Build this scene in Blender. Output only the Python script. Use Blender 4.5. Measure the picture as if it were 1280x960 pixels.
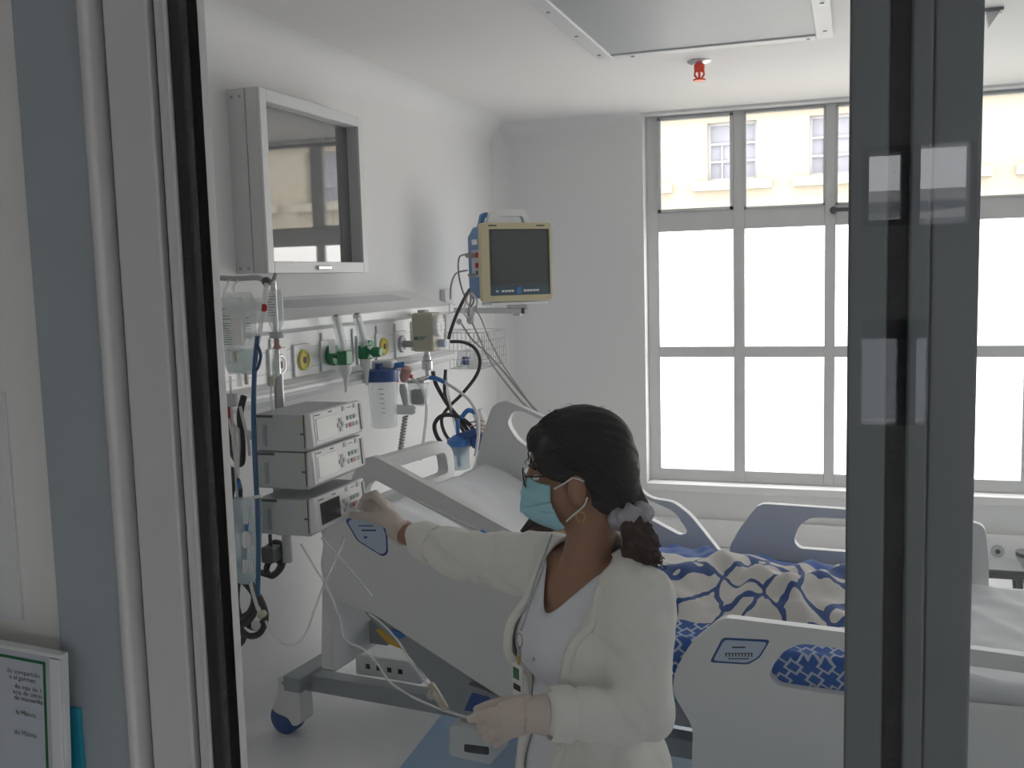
import bpy, bmesh, math, random
from mathutils import Vector, Matrix, noise
V = Vector
for o in list(bpy.data.objects): bpy.data.objects.remove(o)
C = bpy.context.scene.collection
SC = bpy.context.scene
random.seed(7)

# ------------------------------------------------------------------ camera
EYE = V((0, 0, 1.72)); FPX = 1251.09
YAW, PITCH, ROLL = math.radians(18.798), math.radians(6.1024), math.radians(-1.5438)
cF = V((-math.sin(YAW)*math.cos(PITCH), math.cos(YAW)*math.cos(PITCH), -math.sin(PITCH)))
_r = V((math.cos(YAW), math.sin(YAW), 0)); _u = _r.cross(cF)
cR = math.cos(ROLL)*_r + math.sin(ROLL)*_u
cU = -math.sin(ROLL)*_r + math.cos(ROLL)*_u
cam = bpy.data.cameras.new('camera'); camo = bpy.data.objects.new('camera', cam); C.objects.link(camo)
camo.matrix_world = Matrix(((cR.x, cU.x, -cF.x, EYE.x), (cR.y, cU.y, -cF.y, EYE.y), (cR.z, cU.z, -cF.z, EYE.z), (0, 0, 0, 1)))
cam.sensor_width = 36; cam.lens = 36*FPX/1280; cam.clip_start = .02; cam.clip_end = 200
SC.camera = camo
# ------------------------------------------------------------------ light
world = bpy.data.worlds.new('sky'); SC.world = world; world.use_nodes = True
bg = world.node_tree.nodes['Background']; bg.inputs[0].default_value = (.96, .97, 1, 1); bg.inputs[1].default_value = 4.2
SC.view_settings.view_transform = 'Standard'; SC.view_settings.look = 'None'
SC.view_settings.gamma = 1; SC.view_settings.use_curve_mapping = False; SC.view_settings.exposure = 0.18
SC.cycles.max_bounces = 12; SC.cycles.diffuse_bounces = 6; SC.cycles.transparent_max_bounces = 24
SC.cycles.sample_clamp_indirect = 6
def portal(name, loc, rot, sx, sy):
    l = bpy.data.lights.new(name, 'AREA'); l.shape = 'RECTANGLE'; l.size = sx; l.size_y = sy
    l.cycles.is_portal = True
    o = bpy.data.objects.new(name, l); C.objects.link(o); o.location = loc; o.rotation_euler = rot
    return o

# ------------------------------------------------------------------ pixel -> point on a named plane
def ray(x, y): return cR*((x-640)/FPX) + cU*((480-y)/FPX) + cF
def PX(x, y, X): d = ray(x, y); return EYE + d*((X-EYE.x)/d.x)
def PY(x, y, Y): d = ray(x, y); return EYE + d*((Y-EYE.y)/d.y)
def PZ(x, y, Z): d = ray(x, y); return EYE + d*((Z-EYE.z)/d.z)

# ------------------------------------------------------------------ materials
MATS = {}
def mat(name, col, rough=.5, metal=0, bump=None, var=None, spec=.5, alpha=None, emit=None, trans=None):
    m = bpy.data.materials.new(name); m.use_nodes = True
    nt = m.node_tree; b = nt.nodes['Principled BSDF']
    b.inputs['Base Color'].default_value = (*col, 1); b.inputs['Roughness'].default_value = rough
    b.inputs['Metallic'].default_value = metal; b.inputs['Specular IOR Level'].default_value = spec
    tc = None
    def coords():
        nonlocal tc
        if tc is None: tc = nt.nodes.new('ShaderNodeTexCoord')
        return tc.outputs['Object']
    if var:   # (scale, amount) subtle colour variation
        n = nt.nodes.new('ShaderNodeTexNoise'); n.inputs['Scale'].default_value = var[0]; n.inputs['Detail'].default_value = 4
        nt.links.new(coords(), n.inputs['Vector'])
        r = nt.nodes.new('ShaderNodeMixRGB'); a = var[1]
        r.inputs[1].default_value = (*[c*(1-a) for c in col], 1); r.inputs[2].default_value = (*[min(1, c*(1+a)) for c in col], 1)
        nt.links.new(n.outputs['Fac'], r.inputs[0]); nt.links.new(r.outputs[0], b.inputs['Base Color'])
    if bump:
        n = nt.nodes.new('ShaderNodeTexNoise'); n.inputs['Scale'].default_value = bump[0]; n.inputs['Detail'].default_value = 5
        nt.links.new(coords(), n.inputs['Vector'])
        bp = nt.nodes.new('ShaderNodeBump'); bp.inputs['Strength'].default_value = bump[1]; bp.inputs['Distance'].default_value = bump[2] if len(bump) > 2 else .01
        nt.links.new(n.outputs['Fac'], bp.inputs['Height']); nt.links.new(bp.outputs[0], b.inputs['Normal'])
    if emit: b.inputs['Emission Color'].default_value = (*emit[0], 1); b.inputs['Emission Strength'].default_value = emit[1]
    if alpha is not None:
        out = nt.nodes['Material Output']; t = nt.nodes.new('ShaderNodeBsdfTransparent'); mx = nt.nodes.new('ShaderNodeMixShader')
        mx.inputs[0].default_value = alpha
        nt.links.new(t.outputs[0], mx.inputs[1]); nt.links.new(b.outputs[0], mx.inputs[2]); nt.links.new(mx.outputs[0], out.inputs[0])
        if trans: t.inputs[0].default_value = (*trans, 1)
    MATS[name] = m
    return m
def thin_glass(name, ior, tint=(1, 1, 1), rough=0):
    m = bpy.data.materials.new(name); m.use_nodes = True; nt = m.node_tree; nt.nodes.remove(nt.nodes['Principled BSDF'])
    out = nt.nodes['Material Output']; fr = nt.nodes.new('ShaderNodeFresnel')
    ge = nt.nodes.new('ShaderNodeNewGeometry'); mr = nt.nodes.new('ShaderNodeMapRange')   # same reflectance from both faces of the pane
    mr.inputs['To Min'].default_value = ior; mr.inputs['To Max'].default_value = 1/ior
    nt.links.new(ge.outputs['Backfacing'], mr.inputs['Value']); nt.links.new(mr.outputs[0], fr.inputs[0])
    t = nt.nodes.new('ShaderNodeBsdfTransparent'); t.inputs[0].default_value = (*tint, 1)
    g = nt.nodes.new('ShaderNodeBsdfGlossy'); g.inputs['Roughness'].default_value = rough
    mx = nt.nodes.new('ShaderNodeMixShader'); nt.links.new(fr.outputs[0], mx.inputs[0])
    nt.links.new(t.outputs[0], mx.inputs[1]); nt.links.new(g.outputs[0], mx.inputs[2]); nt.links.new(mx.outputs[0], out.inputs[0])
    MATS[name] = m; return m
mat('wall', (.80, .80, .80), .75, bump=(60, .05, .002), var=(1.2, .02))
mat('corridor_paint', (.86, .85, .82), .7, var=(1.5, .02))
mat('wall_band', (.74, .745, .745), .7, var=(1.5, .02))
mat('ceil', (.80, .79, .78), .8, var=(1, .015))
mat('alu', (.62, .625, .63), .5, .0, var=(8, .04))
mat('alu_dark', (.19, .205, .22), .45, .3)
mat('alu_light', (.70, .685, .68), .5, .05)
mat('jamb', (.42, .465, .49), .5, .15, var=(5, .03))
mat('black_rubber', (.012, .012, .014), .75, bump=(220, .4, .004))
mat('plastic_white', (.74, .75, .755), .38, var=(6, .015))
mat('plastic_grey', (.44, .46, .475), .45, var=(6, .03))
mat('plastic_dark', (.06, .065, .07), .45)
mat('bed_plastic', (.70, .71, .705), .42, var=(4, .02))
mat('bed_metal', (.30, .33, .35), .45, .2, var=(6, .05))
mat('console', (.76, .77, .78), .28, var=(5, .02))
mat('console_grey', (.50, .52, .55), .3)
mat('chrome', (.62, .62, .63), .22, .9)
mat('steel', (.42, .42, .43), .35, .8)
mat('green_fit', (.01, .19, .07), .35)
mat('yellow_ring', (.55, .47, .05), .4)
mat('cream', (.52, .47, .30), .45, var=(6, .04))
mat('beige', (.46, .44, .34), .42, var=(6, .03))
mat('mon_blue', (.05, .17, .38), .4, var=(6, .04))
mat('mon_panel', (.05, .09, .12), .4)
mat('screen', (.065, .07, .073), .10)  # base colour lifted from black to grey in place of a reflection
mat('lcd_off', (.33, .34, .33), .12)
mat('lcd_dark', (.05, .05, .055), .12)
mat('blue_lid', (.02, .07, .26), .4)
mat('blue_bright', (.03, .18, .52), .4)
mat('blue_tube', (.03, .10, .22), .35)
mat('black_cable', (.015, .016, .018), .5)
mat('grey_cable', (.33, .33, .32), .5)
mat('white_cable', (.72, .72, .72), .45)
mat('red', (.42, .02, .03), .4)
mat('red_glass', (.75, .05, .02), .15, emit=((1, .1, .03), .05))
mat('ink', (.02, .02, .02), .7)
mat('ink_blue', (.02, .07, .25), .7)
mat('ink_green', (.01, .14, .05), .7)
mat('label_blue', (.46, .54, .66), .45)
mat('paper', (.52, .55, .60), .7)
mat('paper_white', (.8, .8, .8), .7)
mat('teal', (.02, .30, .42), .5)
mat('sheet', (.76, .77, .80), .85, bump=(300, .08, .002), var=(5, .02))
mat('pink', (.55, .32, .28), .5)
mat('yellow', (.62, .36, .02), .5)
mat('skin', (.33, .165, .095), .5, var=(14, .08), bump=(180, .06, .002))
mat('skin_patient', (.40, .22, .14), .5, var=(14, .08))
mat('knit', (.84, .835, .79), .9, bump=(420, .5, .004), var=(25, .03))
mat('scrub', (.76, .78, .84), .8, bump=(350, .15, .002), var=(9, .02))
mat('hair', (.008, .007, .007), .55, spec=.25, var=(30, .4))
mat('hair_brown', (.035, .016, .010), .6, spec=.25, bump=(120, .5, .005), var=(40, .5))
mat('mask_blue', (.34, .64, .74), .75, bump=(260, .1, .002), var=(12, .03))
mat('elastic', (.75, .76, .76), .7)
mat('glove', (.60, .52, .47), .5, bump=(70, .35, .004), var=(20, .06))
mat('scrunchie', (.42, .40, .46), .7, bump=(60, .5, .006), var=(30, .2))
mat('gold', (.6, .42, .15), .3, .9)
mat('facade', (.47, .405, .31), .9, var=(.6, .03))
mat('facade_trim', (.49, .425, .345), .9)
mat('bldg_glass', (.33, .32, .355), .6)
mat('bldg_white', (.45, .44, .44), .8)
mat('roof_grey', (.30, .31, .33), .8)
mat('leaf', (.03, .06, .025), .8)
mat('floor_blue', (.30, .47, .68), .3)
thin_glass('glass_front', 1.46, (.98, .985, .985))
thin_glass('glass_clear', 1.3, (.97, .98, .98))
mat('clear_plastic', (.86, .90, .90), .15, alpha=.32, trans=(.97, .985, .985))
mat('clear_tube', (.80, .83, .84), .2, alpha=.55)
mat('iv_bag', (.80, .82, .81), .18, alpha=.30, trans=(.96, .98, .98))
mat('iv_fluid', (.62, .72, .74), .15, alpha=.45, trans=(.93, .97, .97))
mat('holder_plastic', (.55, .68, .75), .2, alpha=.45)
mat('tv_glass', (.10, .105, .105), .03, spec=.5)
MATS['tv_glass'].node_tree.nodes['Principled BSDF'].inputs['IOR'].default_value = 2.6
# floor vinyl with faint mottling
mat('floor', (.80, .80, .81), .28, var=(14, .05))
# frosted pane: opaque sheet, its emission stands in for daylight coming through
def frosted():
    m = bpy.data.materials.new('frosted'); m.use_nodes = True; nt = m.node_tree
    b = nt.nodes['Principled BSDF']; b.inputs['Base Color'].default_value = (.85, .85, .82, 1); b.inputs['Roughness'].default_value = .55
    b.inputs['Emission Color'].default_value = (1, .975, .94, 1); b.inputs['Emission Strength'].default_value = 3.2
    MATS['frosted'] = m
frosted()

# ------------------------------------------------------------------ mesh builder
ROOT = {}      # name -> world location of the thing an object hangs under
class MB:
    def __init__(s): s.v = []; s.f = []; s.uv = None
    def add(s, vs, fs):
        n = len(s.v); s.v += [V(p) for p in vs]; s.f += [tuple(i+n for i in f) for f in fs]; return s
    def box(s, lo, hi, M=None):
        x0, y0, z0 = lo; x1, y1, z1 = hi
        vs = [V(p) for p in ((x0,y0,z0),(x1,y0,z0),(x1,y1,z0),(x0,y1,z0),(x0,y0,z1),(x1,y0,z1),(x1,y1,z1),(x0,y1,z1))]
        if M: vs = [M @ p for p in vs]
        return s.add(vs, [(0,3,2,1),(4,5,6,7),(0,1,5,4),(1,2,6,5),(2,3,7,6),(3,0,4,7)])
    def cyl(s, p0, p1, r0, r1=None, n=16, caps=True):
        r1 = r0 if r1 is None else r1; p0 = V(p0); p1 = V(p1); d = (p1-p0).normalized()
        a = d.orthogonal().normalized(); b = d.cross(a); vs = []
        for p, r in ((p0, r0), (p1, r1)):
            for i in range(n):
                t = 2*math.pi*i/n; vs.append(p + a*(r*math.cos(t)) + b*(r*math.sin(t)))
        fs = [(i, (i+1) % n, n+(i+1) % n, n+i) for i in range(n)]
        if caps: fs += [tuple(reversed(range(n))), tuple(range(n, 2*n))]
        return s.add(vs, fs)
    def lathe(s, p0, d, prof, n=20):      # prof: (along, radius)
        p0 = V(p0); d = V(d).normalized(); a = d.orthogonal().normalized(); b = d.cross(a); vs = []; fs = []
        for h, r in prof:
            for i in range(n):
                t = 2*math.pi*i/n; vs.append(p0 + d*h + a*(r*math.cos(t)) + b*(r*math.sin(t)))
        for k in range(len(prof)-1):
            for i in range(n): fs.append((k*n+i, k*n+(i+1) % n, (k+1)*n+(i+1) % n, (k+1)*n+i))
        fs += [tuple(reversed(range(n))), tuple(range((len(prof)-1)*n, len(prof)*n))]
        return s.add(vs, fs)
    def tube(s, pts, r, n=8, closed=False, sm=0):
        pts = [V(p) for p in pts]
        if sm: pts = catmull(pts, sm, closed)
        m = len(pts); vs = []; fs = []; pa = None
        for k in range(m):
            if closed: d = pts[(k+1) % m] - pts[k-1]
            else: d = pts[min(k+1, m-1)] - pts[max(k-1, 0)]
            d = d.normalized() if d.length > 1e-9 else V((0, 0, 1))
            a = d.orthogonal() if pa is None else pa - d*pa.dot(d)
            if a.length < 1e-6: a = d.orthogonal()
            a.normalize(); pa = a; b = d.cross(a)
            rr = r[k*len(r)//m] if isinstance(r, (list, tuple)) else r
            for i in range(n):
                t = 2*math.pi*i/n; vs.append(pts[k] + a*(rr*math.cos(t)) + b*(rr*math.sin(t)))
        for k in range(m if closed else m-1):
            k2 = (k+1) % m
            for i in range(n): fs.append((k*n+i, k*n+(i+1) % n, k2*n+(i+1) % n, k2*n+i))
        if not closed: fs += [tuple(reversed(range(n))), tuple(range((m-1)*n, m*n))]
        return s.add(vs, fs)
    def ell(s, c, r, M=None, nu=20, nv=12):
        c = V(c); vs = []; fs = []
        for j in range(nv+1):
            ph = math.pi*j/nv
            for i in range(nu):
                th = 2*math.pi*i/nu
                p = V((r[0]*math.sin(ph)*math.cos(th), r[1]*math.sin(ph)*math.sin(th), r[2]*math.cos(ph)))
                vs.append(c + ((M @ p) if M else p))
        for j in range(nv):
            for i in range(nu): fs.append((j*nu+i, (j+1)*nu+i, (j+1)*nu+(i+1) % nu, j*nu+(i+1) % nu))
        return s.add(vs, fs)
    def cap(s, p0, p1, r0, r1=None, n=14):       # closed capsule
        r1 = r0 if r1 is None else r1; p0 = V(p0); p1 = V(p1); L = (p1-p0).length
        if L < 1e-6: return s.ell(p0, (r0, r0, r0))
        prof = [(-r0*math.cos(a), max(1e-4, r0*math.sin(a))) for a in [math.pi/2*i/5 for i in range(6)]]
        prof += [(L + r1*math.sin(a), max(1e-4, r1*math.cos(a))) for a in [math.pi/2*i/5 for i in range(6)]]
        return s.lathe(p0, p1-p0, prof, n)
    def prism(s, outer, holes, fn, th):
        """2-D outline (a,b) with holes, extruded by th; fn(a,b,c) -> world"""
        bm = bmesh.new()
        edges = []
        for loop in [outer]+list(holes):
            vs = [bm.verts.new((p[0], p[1], 0)) for p in loop]
            edges += [bm.edges.new((vs[i], vs[(i+1) % len(vs)])) for i in range(len(vs))]
        r = bmesh.ops.triangle_fill(bm, edges=edges, use_beauty=True, use_dissolve=False)
        fc = [g for g in bm.faces]
        ex = bmesh.ops.extrude_face_region(bm, geom=fc)
        for g in ex['geom']:
            if isinstance(g, bmesh.types.BMVert): g.co.z = th
        bm.verts.index_update()
        s.add([V(fn(v.co.x, v.co.y, v.co.z)) for v in bm.verts], [tuple(v.index for v in f.verts) for f in bm.faces])
        bm.free(); return s
    def grid(s, nu, nv, fn):
        base = len(s.v); uvs = []
        for j in range(nv+1):
            for i in range(nu+1): s.v.append(V(fn(i/nu, j/nv))); uvs.append((i/nu, j/nv))
        for j in range(nv):
            for i in range(nu):
                a = base+j*(nu+1)+i; s.f.append((a, a+1, a+nu+2, a+nu+1))
        s.uv = uvs if base == 0 else None
        return s
    def mesh(s, name, off=V((0, 0, 0))):
        me = bpy.data.meshes.new(name); me.from_pydata([tuple(p-off) for p in s.v], [], s.f); me.validate()
        bm = bmesh.new(); bm.from_mesh(me); bmesh.ops.recalc_face_normals(bm, faces=bm.faces)
        if s.uv:
            l = bm.loops.layers.uv.new('UVMap'); bm.verts.ensure_lookup_table()
            for f in bm.faces:
                for lp in f.loops: lp[l].uv = s.uv[lp.vert.index]
        bm.to_mesh(me); bm.free(); return me
    def build(s, name, m, parent=None, smooth=False, bevel=0, seg=2, sub=0, label=None, cat=None, group=None, kind=None, solid=0, auto=None):
        if parent is not None: off = ROOT[parent.name]
        else:
            xs = [p.x for p in s.v]; ys = [p.y for p in s.v]; zs = [p.z for p in s.v]
            off = V(((min(xs)+max(xs))/2, (min(ys)+max(ys))/2, min(zs)))
        me = s.mesh(name, off); o = bpy.data.objects.new(name, me); C.objects.link(o)
        if parent is not None: o.parent = parent
        else: o.location = off
        ROOT[o.name] = off.copy()
        me.materials.append(MATS[m] if isinstance(m, str) else m)
        if solid: md = o.modifiers.new('thick', 'SOLIDIFY'); md.thickness = solid; md.offset = 0
        if bevel:
            md = o.modifiers.new('bevel', 'BEVEL'); md.width = bevel; md.segments = seg; md.limit_method = 'ANGLE'; md.angle_limit = math.radians(35)
        if sub: md = o.modifiers.new('sub', 'SUBSURF'); md.levels = sub; md.render_levels = sub
        if smooth or bevel or sub:
            me.polygons.foreach_set('use_smooth', [True]*len(me.polygons))
            if bevel and not smooth:
                try: md.harden_normals = True
                except Exception: pass
            elif smooth == 'auto':
                try: me.set_sharp_from_angle(angle=math.radians(38))
                except Exception: pass
        tag(o, label, cat, group, kind)
        return o
def tag(o, label=None, cat=None, group=None, kind=None):
    if label: o['label'] = label
    if cat: o['category'] = cat
    if group: o['group'] = group
    if kind: o['kind'] = kind
    return o
def thing(name, loc, label=None, cat=None, group=None, kind=None):
    o = bpy.data.objects.new(name, None); C.objects.link(o); o.location = loc; o.empty_display_size = .1
    ROOT[o.name] = V(loc); tag(o, label, cat, group, kind); return o
def catmull(p, k, closed=False):
    out = []; n = len(p)
    rng = range(n) if closed else range(n-1)
    for i in rng:
        if closed: a, b, c, d = p[i-1], p[i], p[(i+1) % n], p[(i+2) % n]
        else: a, b, c, d = p[max(i-1, 0)], p[i], p[i+1], p[min(i+2, n-1)]
        for j in range(k):
            t = j/k
            out.append(.5*((2*b)+(c-a)*t+(2*a-5*b+4*c-d)*t*t+(3*b-a-3*c+d)*t*t*t))
    if not closed: out.append(p[-1])
    return out
def rounded(poly, r, n=4):
    """round the corners of a 2-D polygon"""
    out = []; m = len(poly)
    for i in range(m):
        p = V((*poly[i][:2], 0)); a = V((*poly[i-1][:2], 0)); b = V((*poly[(i+1) % m][:2], 0))
        rr = poly[i][2] if len(poly[i]) > 2 else r
        da = a-p; db = b-p; q = min(rr, da.length*.45, db.length*.45)
        s = p+da.normalized()*q; e = p+db.normalized()*q
        for k in range(n+1):
            t = k/n; w = s*(1-t)**2 + p*(2*t*(1-t)) + e*t*t; out.append((w.x, w.y))
    return out
def text(body, name, m, size, fn, parent, align='LEFT', th=.0004, spacing=1.0):
    """lettering as a flat mesh; fn(a,b,c) -> world"""
    cu = bpy.data.curves.new(name, 'FONT'); cu.body = body; cu.size = size; cu.align_x = align; cu.resolution_u = 2; cu.space_character = spacing
    to = bpy.data.objects.new('tmp_text', cu); C.objects.link(to)
    dg = bpy.context.evaluated_depsgraph_get(); me = bpy.data.meshes.new_from_object(to.evaluated_get(dg))
    bpy.data.objects.remove(to); bpy.data.curves.remove(cu)
    mb = MB(); mb.add([fn(v.co.x, v.co.y, th) for v in me.vertices], [tuple(p.vertices) for p in me.polygons])
    bpy.data.meshes.remove(me)
    return mb.build(name, m, parent) if mb.v else None
def remesh(mb, voxel, smooth=6, factor=.5):
    """fuse overlapping closed shapes into one continuous surface; returns verts, faces"""
    me = mb.mesh('tmp'); o = bpy.data.objects.new('tmp', me); C.objects.link(o)
    r = o.modifiers.new('r', 'REMESH'); r.mode = 'VOXEL'; r.voxel_size = voxel; r.adaptivity = 0
    if smooth: s = o.modifiers.new('s', 'SMOOTH'); s.iterations = smooth; s.factor = factor
    dg = bpy.context.evaluated_depsgraph_get(); m2 = bpy.data.meshes.new_from_object(o.evaluated_get(dg))
    bpy.data.objects.remove(o); bpy.data.meshes.remove(me)
    out = MB(); out.v = [v.co.copy() for v in m2.vertices]; out.f = [tuple(p.vertices) for p in m2.polygons]
    out.n = [v.normal.copy() for v in m2.vertices]
    bpy.data.meshes.remove(m2); return out
def drop(mb, test):
    """remove faces whose every vertex passes test(point)"""
    bad = [test(p) for p in mb.v]
    mb.f = [f for f in mb.f if not all(bad[i] for i in f)]
    used = sorted({i for f in mb.f for i in f}); ix = {k: j for j, k in enumerate(used)}
    mb.v = [mb.v[i] for i in used]
    if hasattr(mb, 'n'): mb.n = [mb.n[i] for i in used]
    mb.f = [tuple(ix[i] for i in f) for f in mb.f]; return mb

def smooth_rim(mb, it=12):
    """even out the open border left by drop()"""
    from collections import Counter
    ec = Counter()
    for f in mb.f:
        for a, b in zip(f, f[1:]+f[:1]): ec[(min(a, b), max(a, b))] += 1
    nb = {}
    for (a, b), c in ec.items():
        if c == 1: nb.setdefault(a, []).append(b); nb.setdefault(b, []).append(a)
    for _ in range(it):
        new = {k: mb.v[k]*.4 + sum((mb.v[j] for j in v), V((0, 0, 0)))*(.6/len(v)) for k, v in nb.items() if len(v) == 2}
        for k, p in new.items(): mb.v[k] = p
    return mb
# ================================================================== the room
XW, YB, XR, ZC = -2.2, 6.25, 2.3, 2.705
YG = .60                                        # plane of the glazed partition
def struct(mb, name, m, parent=None, **k):
    return mb.build(name, m, parent, kind=('structure' if parent is None else None), **k)
COR = -2.6                                      # back of the corridor the camera stands in
struct(MB().box((-3.2, COR, -.1), (3.2, YB+.3, 0)), 'floor', 'floor', label='pale grey vinyl floor under the hospital bed', cat='floor')
fb = PZ(640, 960, 0)
def blue_patch():
    a = PZ(569, 872, 0); b = PZ(500, 960, 0); b2 = a+(b-a)*2.2
    mb = MB(); q = [(a.x, a.y), (a.x+1.9, a.y+.2), (b2.x+1.9, b2.y+.2), (b2.x, b2.y)]
    mb.prism(q, [], lambda x, y, z: (x, y, z), .002)
    return mb.build('floor_inlay', 'floor_blue', bpy.data.objects['floor'])
blue_patch()
# ceiling: slab with a coved edge along the left wall and the back wall
ce = MB().box((-3.2, COR, ZC), (3.2, YB+.3, ZC+.12))
struct(ce, 'ceiling', 'ceil', label='white plastered ceiling with coved edges', cat='ceiling')
def cove(p0, p1, n_in, r=.13):
    mb = MB(); p0 = V(p0); p1 = V(p1); n = V(n_in); prof = []
    for i in range(9):
        t = math.pi/2*i/8
        prof.append((r-r*math.sin(t), -(r-r*math.cos(t))))      # in from the wall, down from the ceiling
    prof = [(r-r*math.cos(t), -(r-r*math.sin(t))) for t in [math.pi/2*i/8 for i in range(9)]]
    vs = []
    for p in (p0, p1):
        vs += [p + n*a + V((0, 0, b)) for a, b in prof] + [p + V((0, 0, .002)) - n*.002]
    m = len(prof)+1
    return mb.add(vs, [(i, (i+1) % m, m+(i+1) % m, m+i) for i in range(m)] + [tuple(range(m)), tuple(range(m, 2*m))])
struct(cove((XW, YG+.1, ZC), (XW, YB, ZC), (1, 0, 0)), 'trim_1', 'wall', smooth='auto', label='curved cove between left wall and ceiling', cat='cove')
struct(cove((XW, YB, ZC), (-1.24, YB, ZC), (0, -1, 0), .09), 'trim_2', 'wall_band', smooth='auto', label='curved cove above the back wall left of the window', cat='cove')
struct(MB().box((XW-.12, YG, 0), (XW, YB+.3, ZC)), 'wall_left', 'wall', label='white wall behind the bed head with supply rail', cat='wall')
struct(MB().box((XR, YG, 0), (XR+.12, YB+.3, ZC)), 'wall_right', 'wall', label='white side wall opposite the bed head', cat='wall')
# vertical cove in the corner
vc = MB(); r = .10; pr = [(XW+r-r*math.cos(t), YB-(r-r*math.sin(t))) for t in [math.pi/2*i/8 for i in range(9)]] + [(XW-.002, YB+.002)]
m_ = len(pr); vc.add([(x, y, z) for z in (0, ZC) for x, y in pr], [(i, (i+1) % m_, m_+(i+1) % m_, m_+i) for i in range(m_)])
struct(vc, 'trim_3', 'wall_band', smooth='auto', label='rounded corner between left and back wall', cat='cove')
# back wall with the big window opening
WX0, WX1 = PY(806, 400, YB).x, 2.05
WZ0, WZ1 = PY(930, 608, YB).z, 2.69
wb = MB().box((XW-.12, YB, 0), (WX0, YB+.2, ZC)).box((WX1, YB, 0), (XR+.12, YB+.2, ZC)).box((WX0, YB, 0), (WX1, YB+.2, WZ0-.05)).box((WX0, YB, WZ1), (WX1, YB+.2, ZC))
struct(wb, 'wall_back', 'wall_band', label='white back wall around the tall window', cat='wall')
struct(MB().box((WX0+.0005, YB-.012, WZ0-.0495), (WX1-.0005, YB+.195, WZ0-.0005)), 'trim_4', 'wall', bevel=.008, label='white sill along the bottom of the tall window', cat='sill')
struct(MB().box((XW+.1, YB-.05, 0), (XR, YB, .17)), 'baseboard_back', 'wall', bevel=.012, label='white skirting under the tall window', cat='baseboard')
# ---- window
W = thing('window_1', (0, YB+.1, WZ0), 'tall grey aluminium window with clear top panes and frosted lower panes', 'window', kind='structure')
YF = YB+.11                                     # face of the aluminium frame
def wx(px, py=440): return PY(px, py, YF).x
def wz(py, px=930): return PY(px, py, YF).z
cols = [(wx(825), wx(917)), (wx(931), wx(1030)), (wx(1043.5), .365), (.432, wx(1276, 600)), (1.0, 1.46), (1.53, 1.98)]
zr = [(wz(589), wz(446.5)), (wz(433), wz(286)), (wz(261), 2.675)]
fr = MB()
def bar(x0, x1, z0, z1, d0=0, d1=.06): fr.box((x0, YF+d0, z0), (x1, YF+d1, z1))
bar(WX0, cols[0][0], WZ0, WZ1); bar(cols[-1][1], WX1, WZ0, WZ1)
for a, b in zip(cols[:-1], cols[1:]): bar(a[1], b[0], WZ0, WZ1)
for a, b in ((WZ0, zr[0][0]), (zr[0][1], zr[1][0]), (zr[1][1], zr[2][0]), (zr[2][1], WZ1)):
    for c0, c1 in cols: bar(c0, c1, a, b)
fr.build('window_frame', 'alu', W, bevel=.003)
for i, (c0, c1) in enumerate(cols):
    for j, (z0, z1) in enumerate(zr):
        q = MB().box((c0-.004, YF+.028, z0-.004), (c1+.004, YF+.034, z1+.004))
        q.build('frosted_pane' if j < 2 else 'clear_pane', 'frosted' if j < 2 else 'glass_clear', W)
    # glazing beads of the opening top sash
    z0, z1 = zr[2]; s = MB(); t = .018 if i else .03
    s.box((c0, YF-.012, z0), (c0+t*.6, YF+.02, z1)).box((c1-t*.6, YF-.012, z0), (c1, YF+.02, z1)).box((c0, YF-.012, z0), (c1, YF+.02, z0+t*.6)).box((c0, YF-.012, z1-t*.4), (c1, YF+.02, z1))
    s.build('sash', 'alu', W)
hp = PY(1042, 263, YF-.02)
hd = MB().cyl(hp+V((0, .03, 0)), hp+V((0, -.03, 0)), .022).box((hp.x-.012, hp.y-.045, hp.z-.012), (hp.x+.12, hp.y-.025, hp.z+.014))
hd.build('window_handle', 'plastic_dark', W, bevel=.004)
portal('window_portal', ((WX0+WX1)/2, YB+.19, (zr[2][0]+zr[2][1])/2), (math.radians(-90), 0, 0), WX1-WX0, zr[2][1]-zr[2][0])
# outlet, dark stool seat and small box low under the window
op = PY(1247, 689, YB-.05)
t = thing('wall_outlet', op, 'small round grey outlet low on the skirting under the window', 'outlet')
MB().cyl(op+V((0, .003, 0)), op+V((0, -.008, 0)), .036, n=20).build('cover_plate', 'plastic_grey', t, smooth='auto')
MB().cyl(op+V((0, -.008, 0)), op+V((0, -.012, 0)), .014, n=14).build('socket', 'plastic_dark', t, smooth='auto')
sp = PY(1250, 716, 5.6); sp.z = 0
t = thing('step_stool', sp, 'low dark step stool behind the far side of the bed', 'stool')
zt = PY(1250, 705, 5.6).z
MB().box((sp.x-.11, sp.y-.12, zt-.05), (sp.x+.11, sp.y+.12, zt)).build('step_top', 'plastic_dark', t, bevel=.02, seg=3)
for sx in (-1, 1):
    for sy in (-1, 1): MB().cyl((sp.x+sx*.09, sp.y+sy*.1, 0), (sp.x+sx*.08, sp.y+sy*.09, max(zt-.04, .02)), .014, n=10).build('leg', 'plastic_dark', t, smooth='auto')
bp_ = PY(1279, 715, 5.9); bp_.z = 0
t = thing('waste_bin', bp_, 'small green grey bin on the floor at the right edge by the skirting', 'bin')
zt = PY(1279, 690, 5.9).z
MB().lathe((bp_.x+.03, bp_.y, 0), (0, 0, 1), [(0, .05), (.005, .055), (zt-.01, .066), (zt, .066), (zt, .06), (.01, .05)]).build('bin_body', 'bed_metal', t, smooth='auto')
MB().lathe((bp_.x+.03, bp_.y, zt-.02), (0, 0, 1), [(0, .068), (.0, .07), (.022, .07), (.024, .06)]).build('rim', 'plastic_dark', t, smooth='auto')
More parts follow.
